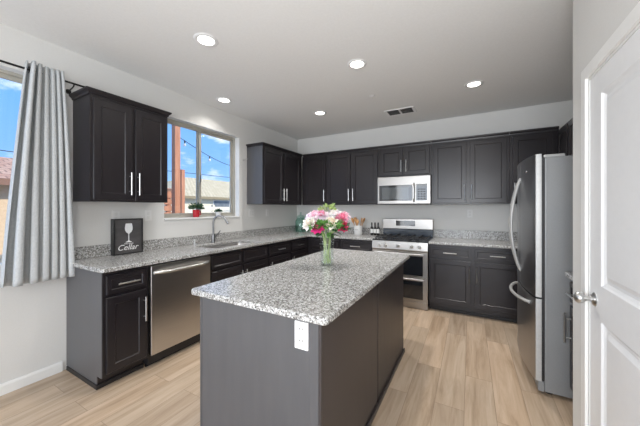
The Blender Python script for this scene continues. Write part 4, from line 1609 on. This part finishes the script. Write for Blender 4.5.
cs = thing('cedar_screen', 'low reddish cedar slat screen outside, lower left of the sink window', 'fence', (-3.1, 0, -0.25), R90)
bm = B()
for k in range(13):
    box(bm, -2.6, -0.62, -0.012, 0.012, 0.05 + k * 0.15, 0.165 + k * 0.15)
new('slats', bm, WOODP, cs)
for x in (-2.55, -1.2, -0.67):
    boxo('screen_post', WOODP, cs, x - 0.04, x + 0.04, 0.0125, 0.09, 0.0, 2.0)

# string of lights between the post and a point beyond the window
A_ = Vector((-2.13, -1.10, 2.80)); Bp = Vector((-2.30, 1.30, 2.42))
sl = thing('string_lights', 'dark cable of globe string lights hanging across the window view', 'string lights', (0, 0, 0))
cable = [A_.lerp(Bp, u / 16) + Vector((0, 0, -0.16 * math.sin(PI * u / 16))) for u in range(17)]
bm = B(); tube(bm, cable, 0.006, 6)
new('cable', bm, BLACKM, sl, True)
for u in (1, 5.3, 10, 14.5):
    p = A_.lerp(Bp, u / 16) + Vector((0, 0, -0.16 * math.sin(PI * u / 16)))
    bm = B(); tube(bm, [p + Vector((0, 0, 0.004)), p + Vector((0, 0, -0.05))], 0.014, 8)
    s_ = new('bulb_socket', bm, BLACKM, sl, True)
    bm = B(); lathe(bm, [(0, -0.115), (0.018, -0.108), (0.027, -0.088), (0.024, -0.068), (0.012, -0.052), (0, -0.05)], p, 16)
    new('bulb', bm, noisy('bulb_glass', (0.75, 0.75, 0.72), (0.82, 0.82, 0.8), 20, 0.1), s_, True)
# power line
t = B(); tube(t, [(-9, -14, 3.35), (-9, 0, 3.0), (-9, 16, 3.25)], 0.012, 6)
o = new('power_line', t, BLACKM, None, True)
tag(o, 'thin dark power line crossing the sky beyond both windows', 'power line')

def house(label, cx, cy, w, d, h, rh, rz, wall_m, roof_m, wins):
    """hip roofed house; local front faces -y, w along x."""
    t = thing('house', label, 'building', (cx, cy, -0.25), rz)
    boxo('wall', wall_m, t, -w / 2, w / 2, -d / 2, d / 2, 0, h)
    bm = B()
    uvl = bm.loops.layers.uv.new('UVMap')
    e = 0.45
    a, b = w / 2 + e, d / 2 + e
    ridge = max(0.3, a - b)
    P = [(-a, -b, h), (a, -b, h), (a, b, h), (-a, b, h), (-ridge, 0, h + rh), (ridge, 0, h + rh)]
    V = [bm.verts.new(p) for p in P]
    for ix in ((0, 1, 5, 4), (1, 2, 5), (2, 3, 4, 5), (3, 0, 4)):
        f = bm.faces.new([V[i] for i in ix])
        ed = (V[ix[1]].co - V[ix[0]].co).normalized()
        for lp in f.loops:
            rel = lp.vert.co - V[ix[0]].co
            al = rel.dot(ed)
            lp[uvl].uv = (al, (rel - ed * al).length)
    for q in ((-a, a, -b, -b + 0.03), (-a, a, b - 0.03, b), (-a, -a + 0.03, -b + 0.03, b - 0.03), (a - 0.03, a, -b + 0.03, b - 0.03)):
        box(bm, q[0], q[1], q[2], q[3], h - 0.18, h)
    bm.faces.new([V[3], V[2], V[1], V[0]])
    new('roof', bm, roof_m, t)
    for (x0_, x1_, z0_, z1_) in wins:
        bm = B(); box(bm, x0_ - 0.07, x1_ + 0.07, -d / 2 - 0.05, -d / 2 - 0.001, z0_ - 0.07, z1_ + 0.07)
        f_ = new('window_frame', bm, TRIM, t)
        boxo('pane', WGLASS, f_, x0_, x1_, -d / 2 - 0.06, -d / 2 - 0.0505, z0_, z1_)
    return t
# front local -y must face +x (towards the kitchen): rotate by +90 degrees
house('cream stucco neighbour house with a sand coloured hip roof beyond the sink window', -19.9, 16.0, 18.0, 9.0, 2.50, 1.95, R90, STUCCO, ROOF1,
      [(-5.2, -3.6, 1.0, 2.2), (-1.6, 0.4, 0.9, 2.2), (2.6, 4.2, 1.0, 2.2)])
house('tan stucco neighbour house with a terracotta tile roof beyond the curtained window', -11.5, -2.5, 9.5, 6.0, 2.42, 1.0, R90, TANST, ROOF2,
      [(-2.5, -1.2, 1.0, 2.1), (0.8, 2.2, 1.0, 2.1)])

# slatted fence behind the patio
fn = thing('garden_fence', 'pale horizontal slat garden fence beyond the sink window', 'fence', (-6.6, 0, -0.25), R90)
bm = B()
for k in range(8):
    box(bm, 1.0, 11.0, -0.01, 0.01, 0.10 + k * 0.20, 0.265 + k * 0.20)
new('slats', bm, FENCEM, fn)
for x in (1.0, 3.5, 6.0, 8.5, 11.0):
    boxo('fence_post', FENCEM, fn, x - 0.05, x + 0.05, 0.011, 0.10, 0, 1.75)
